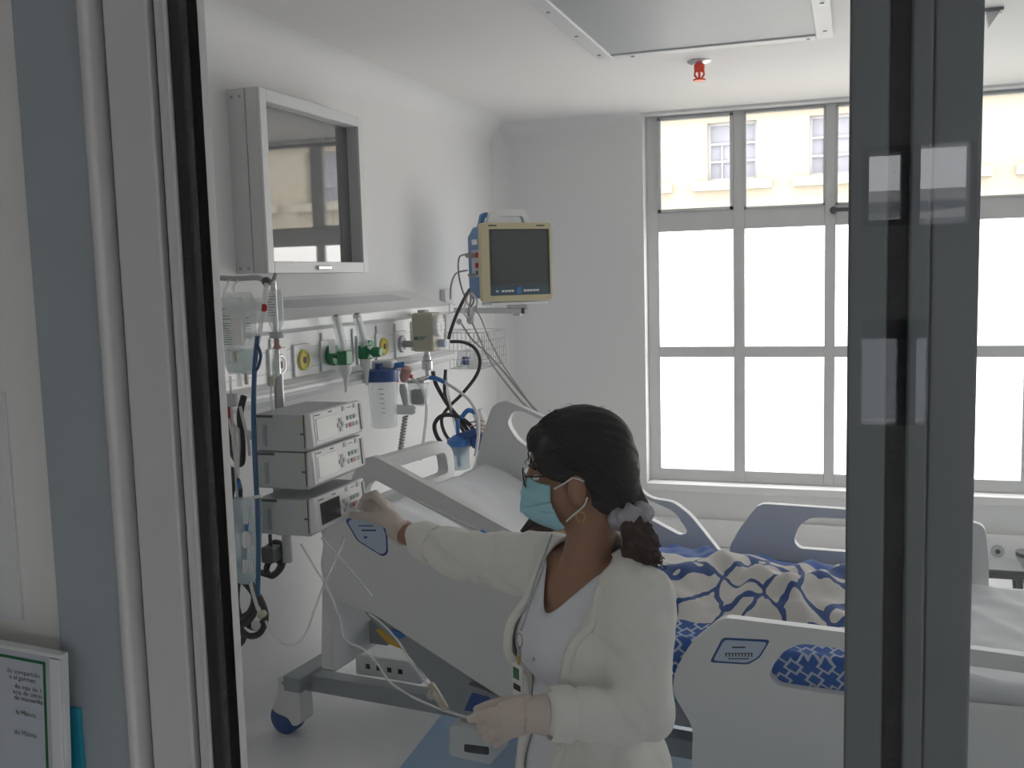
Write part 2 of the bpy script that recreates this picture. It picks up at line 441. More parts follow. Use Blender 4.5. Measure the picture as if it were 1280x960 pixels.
# ------------------------------------------------------------------ the building across the yard
B = thing('apartment_building', (0, 15, -6), 'cream plastered building seen through the clear top panes', 'building')
YO = 15.0
def oy(px, py): return PY(px, py, YO)
wall_b = MB()
wins = []
w0 = oy(884, 157); w1 = oy(946, 228); wv = oy(1012, 145)
ww, wh = w1.x-w0.x, w0.z-oy(886, 226).z
step = wv.x - w0.x
zb, zt_ = oy(886, 226).z, oy(886, 154).z
rowz = [(zb-3.2*k, zt_-3.2*k) for k in range(3)]
xs_w = [w0.x + step*k for k in range(-3, 10)]
ztop = oy(850, 148).z
edges = [-14] + [e for x in xs_w for e in (x, x+ww)] + [30]
for a, b in zip(edges[0::2], edges[1::2]): wall_b.box((a, YO, -6), (b, YO+.4, ztop))
for x in xs_w:
    zs = [ztop] + [e for lo, hi in rowz for e in (hi, lo)] + [-6]
    for hi, lo in zip(zs[0::2], zs[1::2]): wall_b.box((x, YO, lo), (x+ww, YO+.4, hi))
wall_b.build('wall', 'facade', B)
MB().box((-14, YO-.12, ztop), (30, YO+.4, ztop+.25)).box((-14, YO-.22, ztop+.25), (30, YO+.4, ztop+1.6)).build('cornice', 'facade_trim', B)
MB().box((-14, YO+.3, -6), (30, YO+9, ztop+1.5)).build('roof_block', 'facade_trim', B)
for x in xs_w:
    for k, (lo, hi) in enumerate(rowz[:2]):
        f_ = MB(); b = .035
        f_.box((x, YO+.12, lo), (x+b, YO+.2, hi)).box((x+ww-b, YO+.12, lo), (x+ww, YO+.2, hi)).box((x+b, YO+.12, lo), (x+ww-b, YO+.2, lo+b)).box((x+b, YO+.12, hi-b), (x+ww-b, YO+.2, hi))
        for q in (.333, .64): f_.box((x+b, YO+.12, lo+(hi-lo)*q-.016), (x+ww-b, YO+.2, lo+(hi-lo)*q+.016))
        f_.box((x+ww*.28-.012, YO+.13, lo+b), (x+ww*.28+.012, YO+.195, lo+(hi-lo)*.61))
        w_ = f_.build('window', 'bldg_white', B)
        MB().box((x, YO+.17, lo), (x+ww, YO+.19, hi)).build('pane', 'bldg_glass', w_)
        MB().box((x-.22, YO-.14, lo-.15), (x+ww+.22, YO+.1, lo-.02)).build('window_ledge', 'facade_trim', B)
struct(MB().box((-40, YB+.35, -6.2), (40, 60, -6)), 'ground', 'roof_grey', label='grey yard between the two buildings', cat='ground')
# ------------------------------------------------------------------ corridor behind the camera (one window mirrors in the glass, two are added for light)
struct(MB().box((-3.2, COR, 0), (-3.05, YG, ZC)), 'wall_corridor_left', 'wall', label='corridor end wall left of the camera', cat='wall')
struct(MB().box((3.05, COR, 0), (3.2, YG, ZC)), 'wall_corridor_right', 'wall', label='corridor end wall right of the camera', cat='wall')
# mirror of the camera in the pane -> where a reflected pixel lies on the corridor wall
def MIR(px, py):
    d = ray(px, py); t1 = (YG-.03)/d.y; total = (YG-.03) + (YG-.03-COR)
    return V((d.x*total/d.y, COR, EYE.z + d.z*total/d.y))
cw = MB()
a, b = MIR(1079, 185), MIR(1219, 278); c, d = MIR(1078, 400), MIR(1158, 532)
oa = (a.x, b.x, b.z, a.z); ob = (c.x, d.x, d.z, c.z)
ox = []
allx = [(oa[0], oa[1])] + [(.75, 1.75), (1.9, 2.9)] + ox  # the two openings at the right are unseen, added to light the corridor
allx.sort()
zlo, zhi = oa[2], oa[3]
e = -3.2
for x0, x1 in allx:
    cw.box((e, COR-.15, 0), (x0, COR, ZC)); cw.box((x0, COR-.15, zhi), (x1, COR, ZC))
    if abs(x0-oa[0]) < 1e-6:
        cw.box((x0, COR-.15, ob[3]), (x1, COR, zlo)); cw.box((ob[1], COR-.15, ob[2]), (x1, COR, ob[3])); cw.box((x0, COR-.15, 0), (x1, COR, ob[2]))
        cw.box((ob[0], COR-.15, ob[2]), (ob[0]+.001, COR, ob[3]))
    else: cw.box((x0, COR-.15, 0), (x1, COR, 1.45))
    e = x1
cw.box((e, COR-.15, 0), (3.2, COR, ZC))
struct(cw, 'wall_corridor_back', 'wall_band', label='corridor wall behind the camera with high windows', cat='wall')
Wc = thing('window_3', (0, COR, zlo), 'corridor windows with dark frames, one mirrored in the glass, two added unseen for light', 'window', kind='structure')
for x0, x1 in allx:
    m1 = MB()
    xm = x0 + (x1-x0)*.43
    for u0, u1, v0, v1 in ((x0, x0+.02, zlo, zhi), (x1-.02, x1, zlo, zhi), (xm-.03, xm+.03, zlo, zhi), (x0+.02, xm-.03, zlo, zlo+.02), (x0+.02, xm-.03, zhi-.02, zhi)):
        m1.box((u0, COR-.12, v0), (u1, COR+.01, v1))
    m1.build('frame', 'alu_dark', Wc)
m1 = MB(); xm = MIR(1133, 460).x
m1.box((xm-.03, COR-.12, ob[2]), (xm+.03, COR+.01, ob[3])); zb2 = MIR(1100, 412).z
m1.box((ob[0], COR-.12, zb2-.03), (ob[1], COR+.01, zb2+.03)); m1.build('frame', 'alu_dark', Wc)
portal('corridor_portal', (0, COR-.1, (zlo+zhi)/2), (math.radians(90), 0, 0), 5.4, zhi-zlo)
# roofs across the street seen in that mirror image
t = thing('street_roof', (0, -14, -6), 'low white building with roof mirrored in the glass', 'building')
MB().box((-12, -15, -6), (12, -13, 2.55)).build('wall', 'roof_grey', t)
MB().box((-12, -16, 2.55), (12, -12.6, 2.68)).build('roof_edge', 'bldg_white', t)
MB().add([(.3, -12.5, 2.3), (4, -12.5, 2.75), (4, -12.5, 2.3), (.3, -12.2, 2.3), (4, -12.2, 2.75), (4, -12.2, 2.3)], [(0, 1, 2), (3, 4, 5), (0, 1, 4, 3), (1, 2, 5, 4), (2, 0, 3, 5)]).build('gable', 'bldg_white', t)
# ------------------------------------------------------------------ partition: wall, jamb, glass, sliding-door stile
def fx(px, Y=YG): return PY(px, 480, Y).x
xj0 = fx(68.5); 
struct(MB().box((-3.05, YG, 0), (xj0+.002, YG+.1, ZC)), 'wall_front', 'corridor_paint', label='pale corridor wall left of the door frame', cat='wall')
J = thing('door_1', (fx(170), YG, 0), 'grey blue aluminium door frame with black rubber seal beside the glass', 'door frame', kind='structure')
def strip(n, m, x0, x1, y0, y1, bev=.002):
    MB().box((x0, y0, 0), (x1, y1, ZC)).build(n, m, J, bevel=bev)
strip('frame_face', 'jamb', xj0, fx(152), YG-.015, YG+.012)
strip('frame_edge', 'alu_light', fx(152), fx(165), YG-.022, YG+.012, .004)  # paler strip paints in the highlight along the bevelled edge
strip('shadow_line', 'alu_dark', fx(165), fx(173), YG-.006, YG+.012)  # dark strip painted in for the shadow beside the edge
strip('frame_leaf', 'alu_light', fx(173), fx(226), YG-.012, YG+.012)
strip('gap', 'black_rubber', fx(226), fx(233.5), YG-.006, YG+.012)
strip('inner_strip', 'alu_light', fx(233.5), fx(248), YG-.012, YG+.012)
strip('rubber_seal', 'black_rubber', fx(248), fx(263), YG-.010, YG+.012)
strip('inner_edge', 'alu_light', fx(263), fx(270, YG+.02), YG-.004, YG+.02)
strip('frame_body', 'alu_dark', xj0, fx(262, YG+.09), YG+.012, YG+.09)
G = thing('window_2', (.8, YG, 0), 'large glass pane of the partition in front of the patient room', 'glass pane', kind='structure')
MB().box((fx(262), YG-.034, 0), (3.05, YG-.03, ZC)).build('glass_pane', 'glass_front', G)
D = thing('door_2', (fx(1140, YG+.03), YG+.03, 0), 'grey sliding door stile with black brush seal behind the glass', 'door', kind='structure')
YS = YG+.03
s0, s1, s2, s3, s4 = fx(1058.5, YS), fx(1108, YS), fx(1133, YS), fx(1160, YS), fx(1221, YS)
MB().box((s0, YS, 0), (s1, YS+.045, ZC)).build('stile', 'alu_dark', D, bevel=.002)
MB().box((s1, YS+.004, 0), (s2, YS+.04, ZC)).build('brush_seal', 'black_rubber', D)
MB().box((s2, YS-.004, 0), (s3, YS+.045, ZC)).build('stile_lip', 'alu_dark', D, bevel=.002)
MB().box((s3, YS, 0), (s4, YS+.05, ZC)).build('stile_cover', 'alu_dark', D, bevel=.002)
MB().box((s4-.002, YS+.02, 0), (s4+.0015, YS+.052, ZC)).build('edge_gasket', 'black_rubber', D)
MB().box((s4, YS+.03, 0), (3.0, YS+.035, ZC)).build('door_glass', 'glass_clear', D)
# ------------------------------------------------------------------ notice in a clear holder beside the frame
YN = YG-.03
p = PY(40, 880, YN)
N = thing('notice_holder', (p.x, YN, p.z-.12), 'framed hygiene notice with green border on the wall left of the door frame', 'notice')
aN = math.radians(-4)
o_ = PY(85, 815, YN)
ex = V((math.cos(math.radians(7)), 0, -math.sin(math.radians(3.2)))).normalized(); ez = V((.055, 0, 1)).normalized() ; ez = (ez - ex*ez.dot(ex)).normalized()
def nf(a, b, c): return o_ + ex*a + ez*b + V((0, -c, 0))
Wn, Hn = .21, .29
def slab(name, m, a0, a1, b0, b1, c0, c1, par, bev=0):
    mb = MB(); mb.add([nf(a, b, c) for c in (c0, c1) for a, b in ((a0, b0), (a1, b0), (a1, b1), (a0, b1))], [(0, 1, 2, 3), (4, 5, 6, 7), (0, 1, 5, 4), (1, 2, 6, 5), (2, 3, 7, 6), (3, 0, 4, 7)])
    return mb.build(name, m, par, bevel=bev)
slab('backing', 'plastic_white', -Wn, 0, -Hn, 0, 0, .004, N)
slab('side_rail', 'plastic_white', -.0115, -.002, -Hn, -.004, .004, .007, N, .001)
slab('top_rail', 'plastic_white', -Wn, 0, -.0035, 0, .004, .007, N, .001)
sh = slab('sheet', 'paper', -Wn+.01, -.0125, -Hn, -.004, .004, .005, N)
bx_ = -.0165
slab('border', 'ink_green', -Wn+.02, bx_, -.0105, -.0085, .0052, .0056, N)
slab('border', 'ink_green', bx_-.002, bx_, -Hn, -.0105, .0052, .0056, N)
for i, (s_, dx, dz, col, sz) in enumerate((('do compartido', -.0212, -.0215, 'ink', .0052), ('o al germen.', -.0245, -.0262, 'ink', .0052), ('do más de 1', -.0198, -.0330, 'ink', .0052), ('ncia de otros', -.0196, -.0375, 'ink', .0052), ('de mascarilla', -.0194, -.0420, 'ink', .0052), ('la Manos', -.0262, -.0535, 'ink_green', .0054), ('do Manos', -.0262, -.0695, 'ink_green', .0054))):
    text(s_, 'lettering', col, sz, lambda a, b, c, dx=dx, dz=dz: nf(dx+a, dz+b, .0054+c), sh, 'RIGHT')
q = PY(97, 930, YN)
T = thing('blue_folder', (q.x, YN, q.z-.1), 'teal folder edge tucked behind the framed notice', 'folder')
MB().box((PY(91, 930, YN+.012).x, YN+.010, q.z-.2), (PY(102, 930, YN+.012).x, YN+.0145, PY(97, 896, YN).z)).build('cover', 'teal', T)
MB().box((PY(89, 930, YN+.012).x, YN+.0095, q.z-.2), (PY(91.5, 930, YN+.012).x, YN+.015, PY(97, 898, YN).z)).build('spine', 'teal', T)
# poster on the wall above it
q0, q1 = PY(-40, 490, YG-.002), PY(28, 775, YG-.002)
t = thing('wall_paper_sheet', ((q0.x+q1.x)/2, YG-.003, q1.z), 'blank greyish paper sheet taped to the wall above the notice', 'paper')
MB().box((q0.x, YG-.004, q1.z), (q1.x, YG-.001, q0.z)).build('sheet', 'paper_white', t)
# ------------------------------------------------------------------ ceiling fittings
c0, c1 = PZ(749, 68, ZC), PZ(1042, 38, ZC)
L = thing('ceiling_light_panel', ((c0.x+c1.x)/2, c0.y-.5, ZC), 'large flat white ceiling light panel, switched off', 'ceiling light')
x0, x1, y1, y0 = c0.x, c1.x, (c0.y+c1.y)/2, 3.05
fr = MB(); b = .07
fr.box((x0, y0, ZC-.03), (x0+b, y1, ZC)).box((x1-b, y0, ZC-.03), (x1, y1, ZC)).box((x0+b, y0, ZC-.03), (x1-b, y0+b, ZC)).box((x0+b, y1-b, ZC-.03), (x1-b, y1, ZC))
fr.build('frame', 'plastic_white', L, bevel=.006)
MB().box((x0+b, y0+b, ZC-.022), (x1-b, y1-b, ZC-.004)).build('diffuser', 'plastic_grey', L)
for sx, sy in ((x0+.03, y1-.12), (x0+.03, y1-.5), (x0+.03, y1-.9), (x0+.16, y1-.03), (x1-.1, y1-.03), (x1-.03, y1-.15), (x1-.03, y1-.6)):
    MB().cyl((sx, sy, ZC-.031), (sx, sy, ZC-.034), .008, n=10).build('screw', 'steel', L)
s_ = PZ(874, 76, ZC)
S = thing('sprinkler_head', (s_.x, s_.y, ZC), 'red fire sprinkler head on chrome rosette in the ceiling', 'sprinkler')
MB().lathe((s_.x, s_.y, ZC), (0, 0, -1), [(0, .058), (.006, .056), (.016, .04), (.02, .025)], 24).build('rosette', 'chrome', S, smooth='auto')
MB().lathe((s_.x, s_.y, ZC-.018), (0, 0, -1), [(0, .026), (.03, .024), (.032, .018), (.036, .018)], 16).build('body', 'red_glass', S, smooth='auto')
for sg in (-1, 1): MB().tube([(s_.x+sg*.02, s_.y, ZC-.048), (s_.x+sg*.022, s_.y, ZC-.065), (s_.x+sg*.006, s_.y, ZC-.085)], .005, 6).build('yoke_arm', 'red_glass', S, smooth='auto')
MB().cyl((s_.x, s_.y, ZC-.05), (s_.x, s_.y, ZC-.084), .006, n=8).build('bulb', 'red_glass', S, smooth='auto')
MB().cyl((s_.x, s_.y, ZC-.084), (s_.x, s_.y, ZC-.092), .028, .03, n=20).build('deflector', 'red_glass', S, smooth='auto')
k_ = PZ(1236, 12, ZC)
K = thing('ceiling_bracket', (k_.x, k_.y, ZC), 'small dark bracket on the ceiling at the top right corner', 'bracket')
MB().box((k_.x-.02, k_.y-.03, ZC-.012), (k_.x+.05, k_.y+.03, ZC)).build('mount_plate', 'alu_dark', K)
MB().add([(k_.x-.01, k_.y-.02, ZC-.012), (k_.x+.04, k_.y-.02, ZC-.012), (k_.x, k_.y-.02, ZC-.07), (k_.x-.01, k_.y+.02, ZC-.012), (k_.x+.04, k_.y+.02, ZC-.012), (k_.x, k_.y+.02, ZC-.07)], [(0, 1, 2), (5, 4, 3), (0, 1, 4, 3), (1, 2, 5, 4), (2, 0, 3, 5)]).build('arm', 'plastic_white', K)
# ================================================================== bed-head supply console on the left wall
CY0, CY1 = 2.2, 4.80
CN = thing('supply_console', (XW, 3.6, 1.2), 'long white medical gas console along the wall behind the bed', 'console')
prof = [(XW, 1.665), (-1.965, 1.592), (-1.95, 1.585), (-1.95, 1.552), (-1.962, 1.545), (-2.0, 1.535), (-2.0, 1.36), (-1.972, 1.352), (-1.950, 1.340), (-1.940, 1.325), (-1.945, 1.308), (-1.965, 1.298), (XW, 1.235)]
m_ = len(prof)
MB().add([(x, y, z) for y in (CY0, CY1) for x, z in prof], [(i, (i+1) % m_, m_+(i+1) % m_, m_+i) for i in range(m_)] + [tuple(range(m_)), tuple(range(m_, 2*m_))]).build('housing', 'console', CN, bevel=.003)
# diffuser let into the sloping top
def topf(t, y, c):  # t 0 wall .. 1 front edge
    return V((XW+.235*t, y, 1.665-.073*t)) + V((.297, 0, .955))*c
def topquad(t0, t1, y0, y1, c):
    q = rounded([(y0, t0*.25), (y1-.05, t0*.25), (y1, t1*.25), (y0, t1*.25)], .012)
    return MB().prism(q, [], lambda a, b, h: topf(b/.25, a, h), c)
topquad(.22, .62, CY0+.05, CY1-.25, .002).build('lamp_cover', 'console_grey', CN)
MB().box((-1.957, CY1-.04, 1.55), (-1.944, CY1+.012, 1.592)).build('end_cap', 'plastic_white', CN, bevel=.004)
MB().tube([(-1.951, CY0, 1.326), (-1.951, CY1+.004, 1.326)], .013, 16).build('front_rail', 'console', CN, smooth='auto')
MB().box((-1.9995, CY0, 1.470), (-1.9975, CY1-.02, 1.4735)).box((-1.9995, CY0, 1.392), (-1.9975, CY1-.02, 1.3955)).build('panel_seam', 'console_grey', CN)
XP = -2.0
MB().box((-1.9545, CY0, 1.3435), (-1.9515, CY1-.01, 1.3465)).build('rail_seam', 'console_grey', CN)
outl = [(350, 456, 'steel'), (380, 450, 'yellow_ring'), (413, 444, 'green_fit'), (457, 437, 'green_fit'), (480, 433, 'yellow_ring'), (503, 430, 'steel')]
OY = []
for px, py, mt in outl:
    q = PX(px, py, XP+.014); OY.append(q)
    pl = MB().box((XP, q.y-.062, q.z-.062), (XP+.010, q.y+.058, q.z+.062)).build('outlet_plate', 'console', CN, bevel=.004)
    MB().lathe((XP+.010, q.y, q.z), (1, 0, 0), [(0, .040), (.006, .040), (.010, .036), (.010, .030), (.007, .028)], 24).build('ring', mt, pl, smooth='auto')
    MB().lathe((XP+.010, q.y, q.z), (1, 0, 0), [(0, .0285), (.008, .0285), (.009, .014), (.006, .012)], 20).build('face', 'plastic_white' if mt == 'steel' else mt, pl, smooth='auto')
    MB().box((XP+.016, q.y-.010, q.z-.012), (XP+.0205, q.y+.010, q.z+.012)).build('socket', 'plastic_dark', pl)
for px in (338, 402, 441, 471, 494, 515):
    q = PX(px, 440, XP); MB().box((XP+.0005, q.y-.006, 1.38), (XP+.006, q.y+.006, 1.52)).build('divider', 'console_grey', CN)
q = PX(330, 400, -1.95)
# ---- flow meters
def flowmeter(i, bx, by, tx, ty, label, knob):
    q = OY[i]; b = PX(bx, by, -1.90)
    t = thing('oxygen_flowmeter', (b.x, b.y, b.z-.06), label, 'flow meter', 'flow meters on the console')
    MB().cyl((XP+.018, q.y, q.z), (b.x, b.y, b.z), .010, n=12).build('stem', 'steel', t, smooth='auto')
    MB().lathe((XP+.022, q.y, q.z), (1, 0, 0), [(0, .042), (.006, .043), (.022, .040), (.026, .02)], 22).build('coupling', 'green_fit', t, smooth='auto')
    MB().box((b.x-.022, b.y-.028, b.z-.028), (b.x+.022, b.y+.028, b.z+.028)).build('valve_block', 'green_fit', t, bevel=.005)
    top = PX(tx, ty, -1.90)
    d = (top-b).normalized()
    MB().lathe(b+d*.026, d, [(0, .019), (.012, .020), ((top-b).length-.026, .018), ((top-b).length-.02, .010)], 16).build('gauge_tube', 'clear_plastic', t, smooth='auto')
    MB().cyl(b+d*.03, top-d*.01, .005, n=8).build('inner_tube', 'white_cable', t, smooth='auto')
    MB().cyl(top-d*.008, top+d*.006, .017, .012, n=14).build('tube_cap', 'chrome', t, smooth='auto')
    MB().lathe(b+V((0, 0, -.028)), (0, 0, -1), [(0, .026), (.03, .024), (.045, .012), (.09, .006), (.11, .005)], 16).build('nozzle', 'beige' if 0 else 'plastic_white', t, smooth='auto')
    if knob: MB().lathe(b+V((.02, 0, 0)), (1, 0, 0), [(0, .010), (.012, .010), (.014, .021), (.046, .021), (.05, .016)], 16).build('knob', 'green_fit', t, smooth='auto')
    return t
flowmeter(2, 431, 447, 420, 396, 'green flow meter with clear tube, nearer one on the console', False)
flowmeter(3, 457, 440, 446, 394, 'green flow meter with side knob, farther one on the console', True)
tg = PX(416, 435, -1.93)
MB().box((tg.x-.001, tg.y-.03, tg.z-.02), (tg.x+.001, tg.y+.02, tg.z+.03)).build('paper_tag', 'paper_white', label='small white paper tag hanging on the nearer green flow meter', cat='tag', bevel=.0005)
# ---- vacuum regulator with dial
q = OY[5]; r0 = PX(514, 440, -1.88)
R_ = thing('vacuum_regulator', (-1.83, q.y, 1.38), 'beige vacuum regulator box with round dial at console end', 'regulator')
yl = q.y-.02
xa, xb = PY(514, 418, yl).x, PY(541, 418, yl).x
za, zb_ = PY(528, 440, yl).z, PY(528, 391, yl).z
MB().cyl((XP+.02, q.y, q.z), (xa+.01, q.y, q.z), .016, n=14).build('stem', 'steel', R_, smooth='auto')
MB().box((xa, yl, za), (xb, yl+.11, zb_)).build('casing', 'beige', R_, bevel=.014, seg=3)
MB().box((xa+.02, yl+.03, zb_-.002), (xa+.06, yl+.08, zb_+.012)).build('switch', 'plastic_grey', R_, bevel=.004)
dc = V((xb, yl+.055, zb_-.062))
MB().lathe(dc, (1, 0, 0), [(0, .052), (.014, .052), (.018, .048)], 28).build('dial_bezel', 'plastic_white', R_, smooth='auto')
df = MB().cyl(dc+V((.0181, 0, 0)), dc+V((.019, 0, 0)), .046, n=28).build('dial_face', 'paper_white', R_)
MB().box(dc+V((.0195, -.001, -.03)), dc+V((.0200, .001, .008))).build('needle', 'ink', df)
for k in range(9):
    an = math.radians(-120+30*k); a = dc+V((.0195, math.sin(an)*.040, math.cos(an)*.040)); MB().box(a-V((.0003, .0015, .003)), a+V((.0003, .0015, .003))).build('tick', 'ink', df)
MB().lathe(V((xb, yl+.075, za+.035)), (1, 0, 0), [(0, .02), (.03, .02), (.034, .016)], 18).build('knob', 'label_blue', R_, smooth='auto')
lb = V((xa+.015, yl-.0008, za+.055))
MB().box(lb+V((0, 0, .0)), lb+V((.018, .0005, .016))).build('emblem', 'green_fit', R_)
for k in range(3): MB().box(lb+V((.022, 0, .013-.006*k)), lb+V((.062-.008*k, .0005, .0155-.006*k))).build('print_line', 'ink_blue', R_)
ps = [(528, 440), (528, 452), (527, 462), (526, 474)]
MB().lathe(V(((xa+xb)/2, yl+.05, za)), (0, 0, -1), [(0, .014), (.02, .014), (.022, .02), (.04, .02), (.045, .026), (.085, .026), (.09, .012), (.13, .010)], 16).build('trap', 'chrome', R_, smooth='auto')
# ---- suction canister hung under the rail
k0 = PX(478, 470, -1.87)
S_ = thing('suction_canister', (k0.x, k0.y, 1.1), 'clear suction canister with dark blue lid hanging below the console', 'canister')
MB().lathe(k0+V((0, 0, .03)), (0, 0, -1), [(0, .055), (.004, .066), (.05, .068), (.052, .06)], 28).build('lid', 'blue_lid', S_, smooth='auto')
MB().lathe(k0+V((0, 0, -.022)), (0, 0, -1), [(0, .063), (.02, .063), (.19, .054), (.195, .048)], 28).build('jar', 'clear_plastic', S_, smooth='auto')
j = bpy.data.objects[S_.children[-1].name] if S_.children else None
for k in range(6): MB().box((k0.x+.010+.002*k, k0.y-.0665+.002*k, k0.z-.05-.02*k), (k0.x+.035, k0.y-.0655+.002*k, k0.z-.0475-.02*k)).build('scale_mark', 'ink', S_)
MB().cyl(k0+V((-.005, -.02, .03)), k0+V((-.005, -.02, .055)), .016, n=14).build('port', 'blue_lid', S_, smooth='auto')
MB().box(k0+V((-.05, .00, .03)), k0+V((.045, .06, .065))).build('handle', 'plastic_white', S_, bevel=.008)
MB().cyl(k0+V((.03, .03, .04)), k0+V((.08, .05, .045)), .012, n=12).build('elbow', 'blue_bright', S_, smooth='auto')
MB().box((-1.955, k0.y-.02, k0.z-.03), (k0.x-.04, k0.y+.02, k0.z+.02)).build('bracket', 'plastic_white', S_)
# ---- tubing, connectors under the console
def line(name, m, r, pts, label, cat, sm=8, n=8, group=None):
    return MB().tube(pts, r, n, sm=sm).build(name, m, smooth=True, label=label, cat=cat, group=group)
def pth(Y, *pp): return [PY(a, b, Y if len(c) == 0 else c[0]) for a, b, *c in pp]
line('suction_tube', 'clear_tube', .007, pth(3.95, (487, 462), (500, 462), (515, 472), (528, 487), (533, 510), (530, 545), (525, 575)), 'white suction tube curving down from the canister to the bed', 'tube')
ct = thing('hose_connector', PY(505, 470, 3.9), 'pale pink hose connector with grey spiral hose below the console', 'connector')
MB().lathe(PY(509, 458, 3.9), PY(503, 482, 3.9)-PY(509, 458, 3.9), [(0, .014), (.01, .026), (.05, .022), (.07, .012)], 16).build('cone', 'pink', ct, smooth='auto')
MB().lathe(PY(503, 480, 3.9), PY(508, 510, 3.9)-PY(503, 480, 3.9), [(0, .012), (.03, .018), (.07, .014), (.11, .010)], 14).build('grey_sleeve', 'plastic_grey', ct, smooth='auto')
MB().lathe(PY(505, 512, 3.9), (1, -.1, 0), [(-.04, .01), (-.04, .022), (.04, .022), (.06, .01)], 14).build('clip', 'plastic_white', ct, smooth='auto')
for px, py in ((494, 476), (513, 471)):
    q = PY(px, py, 3.88); MB().cyl(q, q+V((.012, 0, .003)), .009, n=12).build('red_ring', 'red', ct, smooth='auto')
h = []
for k in range(90):
    t = k/89; c = PY(507-7*t, 520+48*t, 3.9); a = k*.9
    h.append(c + V((math.cos(a)*.010, math.sin(a)*.010, 0)))
MB().tube(h, .0045, 6).build('spiral_hose', 'plastic_grey', ct, smooth=True)
jr = thing('reagent_jar', PY(524, 505, 4.1), 'small square clear jar with dark contents hanging under the regulator', 'jar')
a, b = PY(515, 506, 4.1), PY(534, 478, 4.1)
MB().box((a.x, 4.06, a.z), (b.x, 4.12, b.z)).build('jar_body', 'clear_plastic', jr, bevel=.004)
MB().box((a.x+.006, 4.066, a.z+.005), (b.x-.006, 4.114, a.z+(b.z-a.z)*.7)).build('dark_contents', 'plastic_dark', jr, bevel=.01)
MB().box((a.x-.003, 4.057, b.z), (b.x+.003, 4.123, b.z+.012)).build('lid', 'steel', jr, bevel=.003)
MB().cyl(V(((a.x+b.x)/2, 4.09, b.z+.01)), V(((xa+xb)/2, yl+.05, za-.125)), .012, n=12).build('neck', 'chrome', jr, smooth='auto')
cl = thing('blue_tube_clamp', PY(545, 474, 4.3), 'blue plastic clamp with white hose by the console end', 'clamp')
MB().tube(pth(4.3, (533, 472), (545, 473), (556, 478)), .011, 8, sm=4).build('clamp_body', 'blue_bright', cl, smooth=True)
MB().tube(pth(4.3, (556, 478), (572, 488), (588, 502), (597, 520), (598, 545), (594, 570)), .008, 8, sm=6).build('hose', 'white_cable', cl, smooth=True)
line('black_power_cable', 'black_cable', .011, pth(4.5, (541, 464), (545, 480), (556, 500), (563, 510), (575, 525), (588, 545), (583, 560), (566, 563), (549, 550), (543, 532), (552, 520), (570, 520), (589, 533), (593, 548)), 'thick black cable coiled in loops beside the console', 'cable')
line('black_power_cable', 'black_cable', .009, pth(4.6, (557, 462), (556, 490), (563, 512), (580, 540), (588, 552), (575, 560), (558, 545), (552, 525), (560, 510), (578, 492), (595, 470), (600, 452), (594, 436), (580, 428), (563, 427)), 'black cable making a wide arc in front of the wire basket', 'cable')
line('monitor_cable', 'black_cable', .009, pth(4.75, (587, 362, 4.85), (578, 378), (570, 395), (563, 415), (561, 424)), 'black cable running down from the blue monitor', 'cable')
# ================================================================== TV in a wall cabinet
TV = thing('wall_tv_cabinet', (XW, 3.68, 1.758), 'white metal wall cabinet with glazed door holding a dark screen', 'wall cabinet')
ty0, ty1, tz0, tz1, txf = 3.27, 4.093, 1.758, 2.439, -2.06
MB().box((XW, ty0, tz0), (XW+.075, ty1, tz1)).build('back_box', 'alu', TV, bevel=.002)
MB().box((XW+.078, ty0, tz0), (txf-.012, ty0+.02, tz1)).box((XW+.078, ty1-.02, tz0), (txf-.012, ty1, tz1)).box((XW+.078, ty0+.02, tz0), (txf-.012, ty1-.02, tz0+.02)).box((XW+.078, ty0+.02, tz1-.02), (txf-.012, ty1-.02, tz1)).build('front_box', 'alu', TV, bevel=.002)
d_ = MB(); w = .045
d_.box((txf-.012, ty0, tz0), (txf, ty0+w, tz1)).box((txf-.012, ty1-w, tz0), (txf, ty1, tz1)).box((txf-.012, ty0+w, tz0), (txf, ty1-w, tz0+w)).box((txf-.012, ty0+w, tz1-w), (txf, ty1-w, tz1))
dr = d_.build('door_frame', 'plastic_white', TV, bevel=.003)
d_ = MB(); a = txf-.058
d_.box((a, ty0+w-.004, tz0+w), (txf-.012, ty0+w, tz1-w)).box((a, ty1-w, tz0+w), (txf-.012, ty1-w+.004, tz1-w)).box((a, ty0+w, tz0+w-.004), (txf-.012, ty1-w, tz0+w)).box((a, ty0+w, tz1-w), (txf-.012, ty1-w, tz1-w+.004))
d_.build('reveal', 'alu', TV)
MB().box((a-.003, ty0+w, tz0+w), (a, ty1-w, tz1-w)).build('screen_glass', 'tv_glass', TV)
lk = PX(404, 334.5, txf)
MB().box((txf, lk.y-.055, lk.z-.009), (txf+.012, lk.y+.055, lk.z+.009)).build('latch', 'chrome', dr, bevel=.005)
for sx in (XW+.02, XW+.055):
    for sz in (tz0+.02, tz1-.03): MB().cyl((sx, ty0, sz), (sx, ty0-.003, sz), .006, n=10).build('screw', 'steel', TV)
